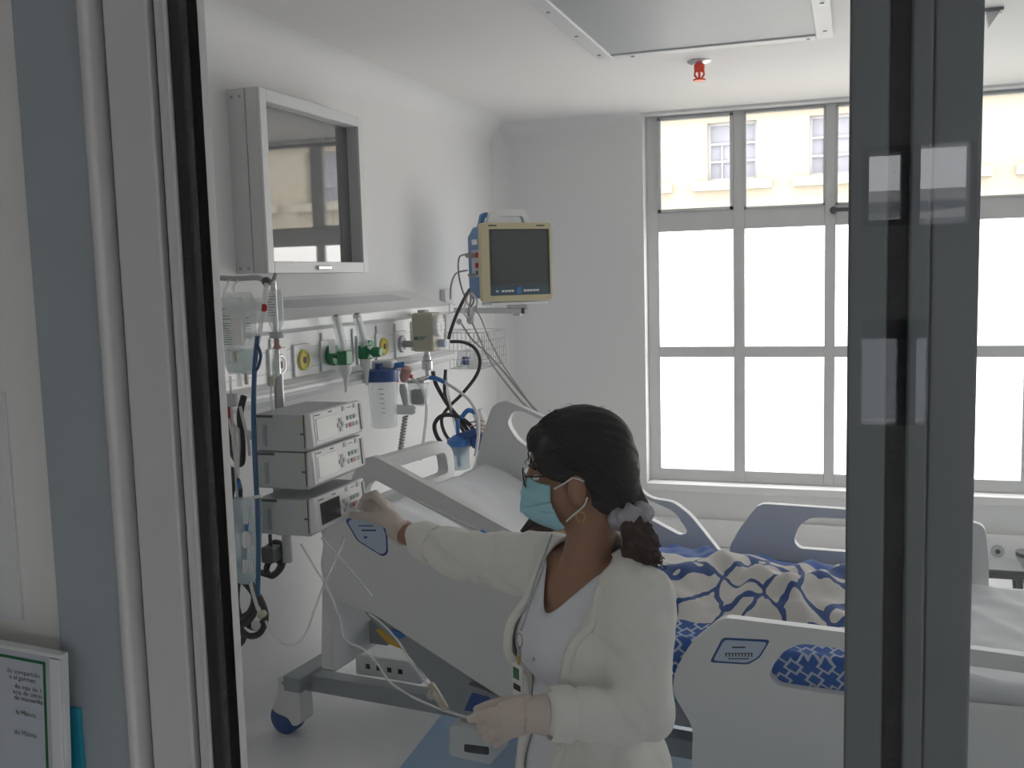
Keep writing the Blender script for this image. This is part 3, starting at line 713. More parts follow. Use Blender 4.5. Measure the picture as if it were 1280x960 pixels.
# ================================================================== patient monitor on its arm
aM = math.radians(43); mr, mn = V((math.cos(aM), math.sin(aM), 0)), V((math.sin(aM), -math.cos(aM), 0)); mu = V((0, 0, 1))
M0 = PY(648, 376, 5.174)                          # bottom centre of the front
def mf(a, b, c): return M0 + (mr*a + mu*b + mn*c)*1.12
MO = thing('patient_monitor', M0+V((0, 0, 0)), 'blue and cream patient monitor with dark screen on a wall arm', 'monitor')
def mbox(name, m, a0, a1, b0, b1, c0, c1, par=MO, bev=0, seg=2):
    mb = MB(); mb.add([mf(a, b, c) for c in (c0, c1) for a, b in ((a0, b0), (a1, b0), (a1, b1), (a0, b1))], [(0, 1, 2, 3), (4, 5, 6, 7), (0, 1, 5, 4), (1, 2, 6, 5), (2, 3, 7, 6), (3, 0, 4, 7)])
    return mb.build(name, m, par, bevel=bev, seg=seg)
def mpr(name, m, poly, holes, c0, th, par=MO, bev=0): return MB().prism(poly, holes, lambda a, b, c: mf(a, b, c0+c), th).build(name, m, par, bevel=bev)
hw, hh = .187, .375   # half width and height before scaling to its real size
mb = MB(); q = [(-hw+.01, .015), (hw-.02, .015), (hw-.02, hh-.06), (hw-.05, hh-.01), (-hw+.04, hh-.01), (-hw+.01, hh-.06)]
mb.prism(q, [], lambda a, b, c: mf(a, b, -.20+c), .17); mb.build('casing', 'mon_blue', MO, bevel=.012, seg=3)
mpr('bezel', 'cream', rounded([(-hw, 0), (hw, 0), (hw, hh), (-hw, hh)], .02), [rounded([(-hw+.042, .028), (hw-.012, .028), (hw-.012, hh-.03), (-hw+.042, hh-.03)], .006, 2)], -.035, .035, bev=.004)
mbox('screen_surround', 'plastic_dark', -hw+.040, hw-.01, .026, hh-.028, -.03, -.008)
mbox('screen', 'screen', -hw+.055, hw-.022, .085, hh-.038, -.008, -.0065)
cp = mbox('control_strip', 'mon_panel', -hw+.042, hw-.012, .028, .072, -.008, -.004)
for i, x in enumerate((-.115, -.085, -.068, -.051, -.034, .032, .049, .066, .083, .1)): mbox('button', 'plastic_white' if i else 'label_blue', x, x+.013, .044, .054, -.004, -.0025, cp)
mbox('dial_button', 'mon_blue', -.010, .018, .032, .068, -.004, .002, cp, .004)
mbox('brand_print', 'ink', -.148, -.105, hh-.017, hh-.011, 0, .0004); mbox('brand_print', 'ink', .105, .150, hh-.017, hh-.011, 0, .0004)
# carrying handle
mpr('handle', 'plastic_white', rounded([(-.145, hh-.005), (-.115, hh+.065), (.055, hh+.065), (.095, hh-.005), (.055, hh-.005), (.045, hh+.032), (-.085, hh+.032), (-.095, hh-.005)], .012), [], -.055, .035, bev=.005)
mpr('handle_back', 'mon_blue', rounded([(-.175, hh-.03), (-.155, hh+.045), (-.125, hh+.055), (-.125, hh+.03), (-.14, hh+.025), (-.15, hh-.03)], .008), [], -.085, .03, bev=.003)
mbox('side_panel', 'plastic_grey', -hw+.004, -hw+.011, .12, .25, -.135, -.045)
def mcyl(name, m, b, c, r, l, par=MO): return MB().lathe(mf(-hw+.006, b, c), -mr, [(0, r), (l*.8, r), (l, r*.7)], 14).build(name, m, par, smooth='auto')
mcyl('socket_ring', 'red', .225, -.062, .015, .014); mcyl('socket_ring', 'red', .175, -.062, .015, .014); mcyl('plug', 'grey_cable', .225, -.105, .014, .05)
mcyl('plug', 'grey_cable', .13, -.1, .011, .04); mbox('socket', 'plastic_dark', -hw+.0, -hw+.006, .13, .15, -.075, -.06); mbox('label_sticker', 'paper_white', -hw+.001, -hw+.006, .275, .30, -.12, -.06)
mbox('mount_plate', 'plastic_white', -.14, .165, -.018, -.004, -.13, -.01, MO, .004)
mbox('clamp_block', 'steel', -.015, .075, -.036, -.018, -.11, -.06, MO, .003)
A_ = thing('monitor_wall_arm', PY(560, 386, 5.443), 'grey horizontal bracket arm under the blue monitor', 'wall arm')
p0, p1 = PY(561, 388, 5.309), PY(653, 389, 5.264)
d = (p1-p0).normalized(); s_ = V((-d.y, d.x, 0))
def abox(name, m, t0, t1, z0, z1, w, bev=.003, s0=None):
    s0 = -w if s0 is None else s0
    mb = MB(); mb.add([p0+d*t+s_*s+V((0, 0, z)) for s in (s0, w) for t, z in ((t0, z0), (t1, z0), (t1, z1), (t0, z1))], [(0, 1, 2, 3), (4, 5, 6, 7), (0, 1, 5, 4), (1, 2, 6, 5), (2, 3, 7, 6), (3, 0, 4, 7)])
    return mb.build(name, m, A_, bevel=bev)
Lb = (p1-p0).length
abox('arm_bar', 'alu', 0, Lb, -.014, .016, .02)
abox('end_cap', 'plastic_dark', Lb, Lb+.022, -.012, .018, .02)
abox('slider', 'plastic_grey', Lb-.05, Lb-.01, -.026, -.014, .016)
abox('pivot_block', 'steel', -.02, .03, .028, .036, .02)
abox('wall_bracket', 'alu_light', -.26, .02, -.02, .02, .015)
MB().box((XW, p0.y-.06, p0.z-.16), (XW+.03, p0.y+.06, p0.z+.12)).build('wall_plate', 'alu_light', A_, bevel=.004)
# rolled lead bundle hanging off the arm
lbn = thing('lead_bundle', PY(590, 385, 5.096), 'bunched grey patient leads hanging beside the monitor', 'cable bundle')
for k in range(5):
    x = 586+random.uniform(-5, 8)
    MB().tube(pth(5.107, (x, 366), (x+random.uniform(-4, 8), 376), (x+random.uniform(-3, 9), 390), (590+random.uniform(-4, 6), 400)), .006, 6, sm=4).build('lead', 'grey_cable' if k % 2 else 'white_cable', lbn, smooth=True)
for px, py, r in ((588, 400, .022), (574, 402, .016), (594, 386, .016)):
    q = PY(px, py, 5.085); MB().ell(q, (r, r, r*1.1), nu=12, nv=8).build('cuff_plug', 'plastic_grey', lbn, smooth=True)
def gl(pts, lab, r=.005): line('patient_lead', 'grey_cable', r, pts, lab, 'cable')
gl(pth(5.096, (582, 318, 5.219), (574, 322, 5.152), (573, 340), (577, 360), (583, 375)), 'grey lead looping from the upper socket of the monitor')
gl(pth(5.096, (584, 338, 5.219), (570, 342, 5.152), (564, 356), (563, 374)), 'grey lead dropping from the lower socket of the monitor')
gl(pth(5.040, (577, 405), (590, 424), (610, 443), (630, 465, 4.664), (650, 490, 4.558), (672, 515, 4.452)), 'grey lead running diagonally down from the arm to the bed, left one', .0055)
gl(pth(5.040, (590, 403), (600, 425), (612, 450), (632, 478, 4.664), (655, 505, 4.558), (680, 525, 4.452)), 'grey lead running diagonally down from the arm to the bed, middle one', .0055)
gl(pth(5.040, (594, 385), (602, 400), (612, 425), (628, 455, 4.664), (645, 480, 4.558), (668, 512, 4.452)), 'thin grey lead running down from the monitor to the bed, right one', .004)
# ---- wire basket
bk = thing('wire_basket', PY(600, 460, 5.1), 'small wire basket with papers on the wall by the corner', 'basket')
yb0 = 5.05; xb0, xb1 = PY(562, 440, yb0).x, PY(603, 440, yb0).x; yb1 = PX(632, 440, xb1).y; zb0, zb1 = PY(585, 461, yb0).z, PY(585, 416, yb0).z
def wire(p, q_, r=.0022): MB().cyl(p, q_, r, n=6).build('wire', 'chrome', bk)
for k in range(9):
    x = xb0+(xb1-xb0)*k/8; wire((x, yb0, zb0), (x, yb0, zb1))
for k in range(1, 12):
    y = yb0+(yb1-yb0)*k/11; wire((xb1, y, zb0), (xb1, y, zb1 if k != 11 else zb1+.02))
for k in range(5):
    z = zb0+(zb1-zb0)*k/4; wire((xb0, yb0, z), (xb1, yb0, z), .003 if k in (0, 4) else .0022); wire((xb1, yb0, z), (xb1, yb1, z), .003 if k in (0, 4) else .0022)
    if k in (0, 4): wire((xb0, yb1, z), (xb1, yb1, z)); wire((xb0, yb0, z), (xb0, yb1, z))
wire((XW+.005, yb0+.05, zb1), (xb0, yb0+.05, zb1), .004); wire((XW+.005, yb1-.05, zb1), (xb0, yb1-.05, zb1), .004)
for k in range(10): wire((xb0+(xb1-xb0)*k/9, yb0, zb0), (xb0+(xb1-xb0)*k/9, yb1, zb0))
pp = thing('printed_bag', V(((xb0+xb1)/2, yb0+.1, zb0+.004)), 'crumpled clear packet with blue print lying in the wire basket', 'packet')
MB().grid(10, 8, lambda u, v: (xb0+.02+u*(xb1-xb0-.04), yb0+.03+.05*v+.01*math.sin(u*9), zb0+.006+v*.09+.008*math.sin(u*7+v*5))).build('film', 'clear_plastic', pp, smooth=True, solid=.002)
MB().grid(6, 4, lambda u, v: (xb0+.05+u*.05, yb0+.027+.03*v+.006*math.sin(u*9), zb0+.02+v*.04)).build('print', 'ink_blue', pp, smooth=True, solid=.001)
# ---- blue humidifier bottle and breathing circuit standing at the wall behind the bed head
hb = thing('humidifier_bottle', PY(573, 580, 4.35), 'blue capped humidifier bottle hanging behind the bed head', 'bottle')
c = PY(573, 560, 4.35)
MB().lathe(c+V((0, 0, -.10)), (0, 0, 1), [(0, .045), (.005, .052), (.11, .052), (.115, .046)], 22).build('bottle', 'holder_plastic', hb, smooth='auto')
MB().lathe(c+V((0, 0, .012)), (0, 0, 1), [(0, .054), (.03, .054), (.035, .04), (.05, .02)], 22).build('cap', 'blue_bright', hb, smooth='auto')
MB().cyl(c+V((0, 0, -.09)), c+V((0, 0, .14)), .010, n=10).build('stem', 'blue_bright', hb, smooth='auto')
MB().cyl(c+V((0, 0, -.03)), c+V((0, 0, .0)), .030, n=14).build('float', 'blue_lid', hb, smooth='auto')
MB().cyl(c+V((0, 0, .05)), c+V((.10, 0, .08)), .02, n=12).build('side_port', 'blue_lid', hb, smooth='auto')
MB().tube(pth(4.5, (573, 548), (566, 520), (560, 490), (557, 464, 4.75)), .006, 8, sm=5).build('supply_tube', 'clear_tube', hb, smooth=True)
bc = thing('breathing_hose', PY(600, 545, 4.4), 'corrugated white breathing hose with blue clip behind the headboard', 'hose')
h = []
for k in range(60):
    t = k/59; q = PY(596+8*math.sin(t*3), 512+78*t, 4.4); h.append(q)
MB().tube(h, [(.030 if (k % 2) else .024) for k in range(60)], 12).build('hose', 'clear_tube', bc, smooth=True)
MB().tube(pth(4.36, (577, 522), (585, 513), (595, 516)), .012, 8, sm=5).build('clip', 'blue_bright', bc, smooth=True)
q = PY(598, 552, 4.36); MB().ell(q, (.045, .03, .04), nu=14, nv=8).build('mouthpiece', 'blue_lid', bc, smooth=True)
for k in range(5): MB().tube(pth(4.37, (588, 528+5*k), (600, 526+5*k), (606, 527+5*k)), .004, 6, sm=3).build('ring', 'pink', bc, smooth=True)
# ================================================================== infusion stand: pole, pumps, bags
YPu = 2.0801
xf = PY(384, 517, YPu).x                         # plane of the pump fronts
ypole = YPu+.13; xpole = xf-.155
IP = thing('infusion_pole', (xpole, ypole, 1.0), 'slim steel infusion pole on a console arm carrying three pumps', 'infusion pole')
ztop_ = PY(333, 352, ypole).z
MB().cyl((xpole, ypole, 1.0), (xpole, ypole, 1.49), .0125, n=16).build('pole', 'steel', IP, smooth='auto')
MB().cyl((xpole, ypole, 1.49), (xpole, ypole, ztop_), .007, n=12).build('upper_pole', 'chrome', IP, smooth='auto')
MB().tube(pth(ypole, (334, 352), (327, 349), (321, 347), (300, 348), (285, 348), (268, 347)), .007, 8, sm=4).build('hook_arm', 'steel', IP, smooth=True)
MB().tube([PY(334, 352, ypole), PY(341, 351, ypole), PY(344, 343, ypole-.02)], .005, 8, sm=4).build('hook_arm', 'steel', IP, smooth=True)
MB().ell(PY(333, 352, ypole), (.012, .012, .012), nu=12, nv=8).build('hook_hub', 'plastic_dark', IP, smooth=True)
MB().tube([V((xpole, ypole, 1.30)), V((xpole-.12, ypole+.10, 1.30)), V((-1.93, 2.62, 1.32))], .012, 10).build('support_arm', 'steel', IP, smooth=True)
MB().box((-1.965, 2.57, 1.29), (-1.915, 2.67, 1.36)).build('rail_clamp', 'plastic_grey', IP, bevel=.006)
# ---- three pumps
def pump(k, px_tl, label, dark):
    z1 = PX(384, px_tl, xf).z; z0 = z1 - .094
    y0, y1 = YPu, PX(447.5, 499.7, xf).y
    xb_ = PY(317, 540, YPu).x
    t = thing('infusion_pump', (xf-.06, (y0+y1)/2, z0), label, 'infusion pump', 'infusion pumps on the pole')
    def yz(a, b): return y0+(y1-y0)*a, z0+(z1-z0)*b
    MB().box((xb_, y0, z0), (xf-.006, y1-.01, z1-.004)).build('casing', 'plastic_grey', t, bevel=.004)
    MB().box((xb_+.006, y0-.0015, z1-.012), (xb_+.055, y0+.001, z1-.006)).build('vent_slot', 'plastic_dark', t)
    MB().box((xb_+.026, y0-.0015, z0+.012), (xb_+.036, y0+.001, z1-.03)).build('side_label', 'bed_metal', t)
    MB().box((xf-.012, y0-.001, z0+.01), (xf-.010, y0+.001, z1-.004)).build('seam', 'ink', t)
    MB().box((xf-.020, y0-.004, z0+.042), (xf-.010, y0+.001, z0+.046)).build('hinge_pin', 'plastic_dark', t)
    MB().box((xf-.026, y0-.0012, z0+.07), (xf-.020, y0+.001, z0+.074)).build('warning_dot', 'yellow_ring', t)
    # front door: wedge that overhangs
    f = MB(); pr = [(xf-.008, z0+.006), (xf+.012, z0+.012), (xf+.006, z1), (xf-.008, z1)]
    f.add([(x, y, z) for y in (y0, y1) for x, z in pr], [(0, 1, 5, 4), (1, 2, 6, 5), (2, 3, 7, 6), (3, 0, 4, 7), (0, 1, 2, 3), (4, 5, 6, 7)])
    fd = f.build('front_door', 'plastic_white', t, bevel=.004)
    def fq(name, m, a0, a1, b0, b1, th=.0012, bev=0):
        pts = []
        for c in (0, th):
            for a, b in ((a0, b0), (a1, b0), (a1, b1), (a0, b1)):
                y, z = yz(a, b); x = xf+.012-.006*(z-z0-.012)/(z1-z0-.012)+.0002+c; pts.append((x, y, z))
        return MB().add(pts, [(0, 1, 2, 3), (4, 5, 6, 7), (0, 1, 5, 4), (1, 2, 6, 5), (2, 3, 7, 6), (3, 0, 4, 7)]).build(name, m, fd, bevel=bev)
    fq('face_plate', 'plastic_white', .06, .93, .17, .97, .001)
    fq('display', 'lcd_dark' if dark else 'lcd_off', .09, .46, .26, .82, .002)
    fq('grip', 'plastic_grey', .945, .985, .2, .92, .004)
    fq('brand_print', 'ink', .07, .17, .90, .925, .0013); fq('brand_print', 'ink', .33, .40, .90, .93, .0013)
    for q, (a, b, m) in enumerate(((.70, .62, 'green_fit'), (.74, .42, 'red'), (.77, .62, 'green_fit'), (.84, .62, 'plastic_grey'), (.67, .42, 'plastic_grey'), (.81, .42, 'plastic_grey'), (.88, .42, 'plastic_grey'), (.54, .38, 'plastic_grey'), (.50, .5, 'plastic_grey'), (.58, .5, 'plastic_grey'), (.54, .62, 'plastic_grey'), (.62, .9, 'plastic_grey'), (.85, .9, 'plastic_grey'))):
        if m == 'plastic_grey' and q == 8 and dark: m = 'paper_white'
        fq('key', m, a-.022, a+.022, b-.055, b+.055, .003)
    fq('print_line', 'ink_blue', .70, .78, .88, .90, .0013)
    return t
pump(0, 517, 'top infusion pump of the three with a blank light display', False)
pump(1, 565.5, 'middle infusion pump of the three with a blank light display', False)
P3 = pump(2, 626, 'lowest infusion pump of the three with a dark display', True)
MB().box((xpole-.02, ypole-.025, 1.075), (xpole+.02, ypole+.02, 1.37)).build('pump_clamp', 'plastic_grey', IP, bevel=.006)
# ---- bags
def bag(name, px0, px1, py0, py1, Y, label, m, fill, prints, cat='infusion bag'):
    x0, x1 = PY(px0, (py0+py1)/2, Y).x, PY(px1, (py0+py1)/2, Y).x; zt, zb = PY(px0, py0, Y).z, PY(px0, py1, Y).z
    t = thing(name, ((x0+x1)/2, Y, zb), label, cat, 'bags on the infusion pole')
    def f(u, v, s):
        w = 1 - .25*max(0, (.12-v)/.12) - .18*max(0, (v-.9)/.1); x = (x0+x1)/2 + (u-.5)*(x1-x0)*w
        th = .018*math.sin(math.pi*u)**.6*(math.sin(math.pi*min(1, v*1.02))**.5)*(.45+.75*(1-v))
        return V((x, Y + s*th + .004*math.sin(6*u+3*v), zb+(zt-zb)*v))
    mb = MB(); mb.grid(12, 16, lambda u, v: f(u, v, -1)); mb.grid(12, 16, lambda u, v: f(u, v, 1)); mb.uv = None
    mb.build('bag', m, t, smooth=True)
    if fill:
        mb = MB(); mb.grid(12, 6, lambda u, v: f(.03+.94*u, .02+v*fill, -.95)); mb.grid(12, 6, lambda u, v: f(.03+.94*u, .02+v*fill, .95)); mb.uv = None
        mb.build('fluid', 'iv_fluid', t, smooth=True)
    for a, b, c, h in prints:
        MB().grid(6, 1, lambda u, v: f(a+(b-a)*u, c+h*v, -1)+V((0, -.0015, 0))).build('print_line', 'ink', t)
    MB().box(((x0+x1)/2-.012, Y-.006, zb-.03), ((x0+x1)/2+.0, Y+.006, zb+.004)).build('port', 'clear_plastic', t, bevel=.002)
    MB().box(((x0+x1)/2+.010, Y-.005, zb-.025), ((x0+x1)/2+.018, Y+.005, zb+.004)).build('port', 'beige', t, bevel=.002)
    MB().tube([V(((x0+x1)/2-.01, Y, zt-.004)), V(((x0+x1)/2-.012, Y+.005, zt+.015)), V(((x0+x1)/2, Y+.01, PY(px0, 347, Y).z-.006))], .003, 6, sm=4).build('hanger', 'clear_plastic', t, smooth=True)
    return t
bag('infusion_bag', 278, 320, 366, 468, 2.1547, 'clear infusion bag with black print and fluid at the bottom, the wider one', 'iv_bag', .3, [(.5, .78, .74, .008), (.55, .85, .69, .008)] + [(.6, .9, .62-.03*k, .006) for k in range(7)])
bag('infusion_bag', 268, 306, 372, 440, 2.1014, 'small clear infusion bag hanging in front at the left beside the door frame', 'iv_bag', 0, [(.1, .5, .78, .014), (.1, .62, .66, .012), (.1, .7, .60, .014)] + [(.1, .85-.1*(k % 3), .52-.042*k, .012) for k in range(10)] )
q = PY(303, 415, 2.0907)
MB().box((q.x-.014, 2.0673, q.z-.03), (q.x+.014, 2.0705, q.z+.035)).build('bag_sticker', 'paper_white', label='blank white sticker on the front infusion bag', cat='sticker')
# ---- bottle
Yb = 2.1334; cb = PY(344, 385, Yb); zt = PY(343, 362, Yb).z; zbm = PY(344, 404, Yb).z; zn = PY(344, 416, Yb).z
BT = thing('infusion_bottle', (cb.x, Yb, zn-.02), 'upside down glass infusion bottle with printed label on the pole', 'infusion bottle')
MB().lathe((cb.x, Yb, zt), (0, 0, -1), [(0, .016), (.002, .0205), (zt-zbm-.006, .0205), (zt-zbm, .019), (zt-zn-.004, .011), (zt-zn, .011)], 24).build('glass', 'clear_plastic', BT, smooth='auto')
for k in range(9): MB().tube([V((cb.x+.0208*math.cos(a), Yb+.0208*math.sin(a), zt-.010-.0065*k)) for a in [math.radians(205+10*i) for i in range(11 if k % 3 else 8)]], .0009, 4).build('print_line', 'ink', BT)
MB().lathe((cb.x, Yb, zn+.002), (0, 0, -1), [(0, .0165), (.002, .0175), (.014, .0175), (.015, .014)], 20).build('cap', 'plastic_grey', BT, smooth='auto')
MB().tube([V((cb.x, Yb, zt)), V((cb.x, Yb+.004, zt+.012)), PY(342, 350, Yb+.02)], .002, 6, sm=3).build('hanger', 'chrome', BT, smooth=True)
dc_ = thing('drip_chamber', PY(342, 480, Yb), 'clear drip chamber with pink spike under the glass bottle', 'drip chamber')
MB().lathe((cb.x, Yb, zn-.012), (0, 0, -1), [(0, .004), (.008, .007), (.016, .0055), (.022, .010), (.027, .010), (.028, .006)], 14).build('spike', 'pink', dc_, smooth='auto')
q = PY(339, 436, Yb); zc1 = PY(339, 470, Yb).z
MB().lathe(V((cb.x-.003, Yb, zn-.038)), (-.08, 0, -1), [(0, .0095), (zn-.038-zc1, .0095), (zn-.034-zc1, .006)], 16).build('chamber', 'clear_plastic', dc_, smooth='auto')
MB().cyl(PY(339, 470, Yb), PY(338.5, 482, Yb), .0085, n=14).build('filter', 'beige', dc_, smooth='auto')
MB().tube(pth(Yb, (339, 482), (339, 500), (341, 520), (345, 545, 2.2401)), .0025, 6, sm=5).build('tube', 'clear_tube', dc_, smooth=True)
# ---- blue line from the hook down past the pumps
bl = thing('blue_hose_line', PY(322, 740, 2.0267), 'dark blue hose with clear upper section hanging past the pumps', 'hose')
MB().tube(pth(2.0481, (333, 354), (329, 385), (324, 420), (322, 430)), .0055, 8, sm=5).build('clear_section', 'clear_tube', bl, smooth=True)
MB().lathe(PY(331, 380, 2.0427), PY(330, 390, 2.0427)-PY(331, 380, 2.0427), [(0, .004), (.003, .007), (.014, .007), (.018, .004)], 12).build('red_clip', 'red', bl, smooth='auto')
MB().tube(pth(2.0374, (322, 420), (320, 440), (318, 470), (317, 520), (319, 580), (322, 640), (323, 700), (322, 745)), .0062, 10, sm=5).build('blue_section', 'blue_tube', bl, smooth=True)
MB().tube(pth(2.0321, (322, 432), (326, 445), (321, 462), (318, 450), (321, 434)), .004, 6, sm=4).build('knot', 'blue_tube', bl, smooth=True)
# ---- left: connector, chamber holder, looms
cn = thing('line_manifold', PY(289, 500, 2.0907), 'grey plastic line connector under the left infusion bag', 'connector')
a, b = PY(284, 508, 2.0907), PY(296, 492, 2.0907)
MB().box((a.x, 2.0801, a.z), (b.x, 2.0971, b.z)).build('block', 'plastic_grey', cn, bevel=.003)
MB().tube(pth(2.0907, (288, 470), (289, 500), (291, 540), (294, 580), (296, 615), (300, 640)), .003, 6, sm=5).build('tube', 'clear_tube', cn, smooth=True)
MB().lathe(PY(294, 532, 2.0801), PY(298, 605, 2.0801)-PY(294, 532, 2.0801), [(0, .004), (.01, .011), (.05, .011), (.1, .006), (.13, .003)], 12).build('burette', 'clear_plastic', cn, smooth='auto')
q = PY(298, 601, 2.0801); MB().cyl(q, q+V((.002, 0, -.02)), .005, n=10).build('blue_valve', 'blue_bright', cn, smooth='auto')
hd = thing('chamber_holder', PY(308, 725, 2.0481), 'bluish clear plastic chamber holder hanging left of the lowest pump', 'holder')
ol = [PY(x, y, 2.0481) for x, y in ((292, 622), (325, 622), (327, 640), (324, 722), (318, 728), (304, 728), (299, 722), (295, 660))]
ol2 = [(p.x, p.z) for p in ol]
MB().prism(rounded(ol2, .006), [], lambda a, b, c: (a, 2.0321+c, b), .022).build('shell', 'holder_plastic', hd, bevel=.003)
MB().cyl(PY(309, 632, 2.0267), PY(308, 655, 2.0267), .007, n=12).build('syringe_barrel', 'clear_plastic', hd, smooth='auto')
MB().cyl(PY(308, 655, 2.0267), PY(308, 664, 2.0267), .006, .003, n=12).build('blue_tip', 'blue_bright', hd, smooth='auto')
MB().lathe(PY(308, 664, 2.0267), PY(309, 690, 2.0267)-PY(308, 664, 2.0267), [(0, .006), (.006, .012), (.03, .012), (.04, .008)], 14).build('dome', 'plastic_white', hd, smooth='auto')
for k in range(4): MB().cyl(PY(305+3.5*k, 700, 2.0289), PY(304+4*k, 717, 2.0289), .0022, n=6).build('prong', 'white_cable', hd)
MB().cyl(PY(316, 622, 2.0267), PY(327, 620, 2.0267), .004, n=8).build('hanger_pin', 'plastic_white', hd)
def loom(name, Y, pts, lab, r=.0085): line(name, 'black_cable', r, pth(Y, *pts), lab, 'cable', group=None)
loom('black_cable', 2.1334, ((286, 500), (284, 530), (288, 560), (301, 580), (303, 555), (300, 520), (305, 495)), 'black cable loop beside the top infusion pump')
loom('black_cable', 2.1547, ((288, 585), (299, 610), (296, 640), (291, 670), (290, 700), (297, 715), (312, 725), (318, 745), (312, 765), (298, 772), (288, 760), (286, 735), (296, 722)), 'black cable looping twice left of the bluish holder')
loom('black_cable', 2.1654, ((288, 690), (300, 705), (306, 700), (291, 715), (287, 740), (293, 765), (300, 785), (312, 795), (326, 790), (332, 770), (325, 748), (312, 735)), 'black cable loop at the bottom left beside the door frame')
loom('black_cable', 2.1761, ((287, 750), (295, 778), (305, 795), (298, 806), (287, 803), (289, 790), (300, 790)), 'thick lowest coil of black cable by the door frame', .008)
loom('black_cable', 2.2614, ((330, 690), (345, 678), (357, 690), (352, 702), (340, 698), (333, 712), (340, 720), (350, 712), (355, 700), (360, 690), (358, 678)), 'black cable coiled under the lowest infusion pump')
loom('black_cable', 2.2827, ((325, 715), (340, 719), (350, 708), (350, 690), (347, 676)), 'short black cable end curling below the pump stack')
q0, q1 = PY(328, 683, 2.2187), PY(344, 704, 2.2187)
pb = thing('power_brick', ((q0.x+q1.x)/2, 2.2294, q1.z), 'dark power adapter hanging under the pump stack', 'adapter')
MB().box((q0.x, 2.2081, q1.z), (q1.x, 2.2507, q0.z)).build('case', 'plastic_dark', pb, bevel=.005)
MB().cyl(((q0.x+q1.x)/2, 2.2294, q0.z), ((q0.x+q1.x)/2, 2.2294, q0.z+.03), .005, n=8).build('strain_relief', 'black_cable', pb, smooth='auto')
for k, (x, y) in enumerate(((283, 520), (286, 545), (300, 530))): line('white_red_lead', 'white_cable' if k else 'red', .004, pth(2.1227, (x, y-22), (x+4, y-5), (x+9, y+15), (x+12, y+40)), ('red lead hanging beside the pump stack', 'white lead hanging by the door frame left of the pumps', 'white lead hanging between bag tube and top pump')[k], 'cable')
rc = thing('roller_clamp', PY(327, 770, 2.0267), 'cream roller clamp on the drip line below the holder', 'roller clamp')
MB().tube(pth(2.0267, (313, 728), (318, 748), (325, 768)), .0045, 8, sm=4).build('upper_tube', 'clear_tube', rc, smooth=True)
MB().lathe(PY(325, 764, 2.0267), PY(330, 773, 2.0267)-PY(325, 764, 2.0267), [(0, .007), (.004, .012), (.014, .012), (.018, .006)], 12).build('body', 'beige', rc, smooth='auto')
MB().ell(PY(320, 782, 2.0267), (.012, .01, .012), nu=12, nv=8).build('wheel', 'plastic_grey', rc, smooth=True)
line('drip_line', 'clear_tube', .003, pth(2.0481, (332, 776), (340, 792), (355, 806), (372, 803), (384, 788), (392, 765), (402, 738), (412, 715), (424, 690, 2.2401), (430, 672, 2.2934)), 'thin clear drip line curving up to the lowest pump', 'tube')
line('drip_line', 'clear_tube', .0028, pth(2.1334, (402, 672), (420, 692), (440, 715), (465, 745)), 'thin clear line slanting right below the lowest pump', 'tube')
line('drip_line', 'clear_tube', .0028, pth(2.1334, (376, 680), (395, 712), (412, 740), (425, 775), (432, 800), (455, 812), (472, 830), (485, 850), (510, 868), (535, 880), (560, 890, 2.0267), (590, 897, 1.8)), 'long clear line sweeping down to the gloved left hand', 'tube')
loom('black_cable', 2.16, ((285, 640), (292, 660), (289, 690), (300, 720), (316, 740), (320, 760), (308, 778), (290, 782), (284, 770)), 'black cable sweeping in a wide loop behind the bluish holder', .009)
loom('black_cable', 2.17, ((284, 600), (290, 625), (300, 650), (305, 690), (296, 740), (300, 770), (318, 785), (330, 775)), 'black cable running from the pumps down to the floor loops', .008)
loom('black_cable', 2.15, ((281, 510), (287, 540), (283, 575), (292, 600), (286, 640), (292, 690), (284, 730)), 'straight black cable along the inner edge of the door frame', .0075)
# ================================================================== hospital bed
aB = math.radians(6.0); bu, bv = V((math.cos(aB), -math.sin(aB), 0)), V((math.sin(aB), math.cos(aB), 0)); N0 = V((-.37, 2.95, 0))
def bed(u, v, z): return N0 + bu*u + bv*v + V((0, 0, z))
def BP(px, py, vv):                               # pixel on the plane v = vv -> (u, z)
    d = ray(px, py); t = (vv - (EYE-N0).dot(bv))/d.dot(bv); p = EYE + d*t
    return ((p-N0).dot(bu), p.z)
def BL(vv, *pp): return [BP(*p, vv) for p in pp]
BD = thing('hospital_bed', bed(-.4, .49, 0), 'white electric hospital bed with raised backrest and plastic side rails', 'bed')
def bbox(name, m, u0, u1, v0, v1, z0, z1, par=BD, bev=.006, seg=2):
    mb = MB(); mb.add([bed(u, v, z) for z in (z0, z1) for u, v in ((u0, v0), (u1, v0), (u1, v1), (u0, v1))], [(0, 1, 2, 3), (4, 5, 6, 7), (0, 1, 5, 4), (1, 2, 6, 5), (2, 3, 7, 6), (3, 0, 4, 7)])
    return mb.build(name, m, par, bevel=bev, seg=seg)
def rail(name, outer, holes, vv, th=.035, r=.03):
    return MB().prism(rounded(outer, r, 5), [rounded(h, .03, 5) for h in holes], lambda a, b, c: bed(a, vv+c, b), th).build(name, 'bed_plastic', BD, bevel=.010, seg=3)
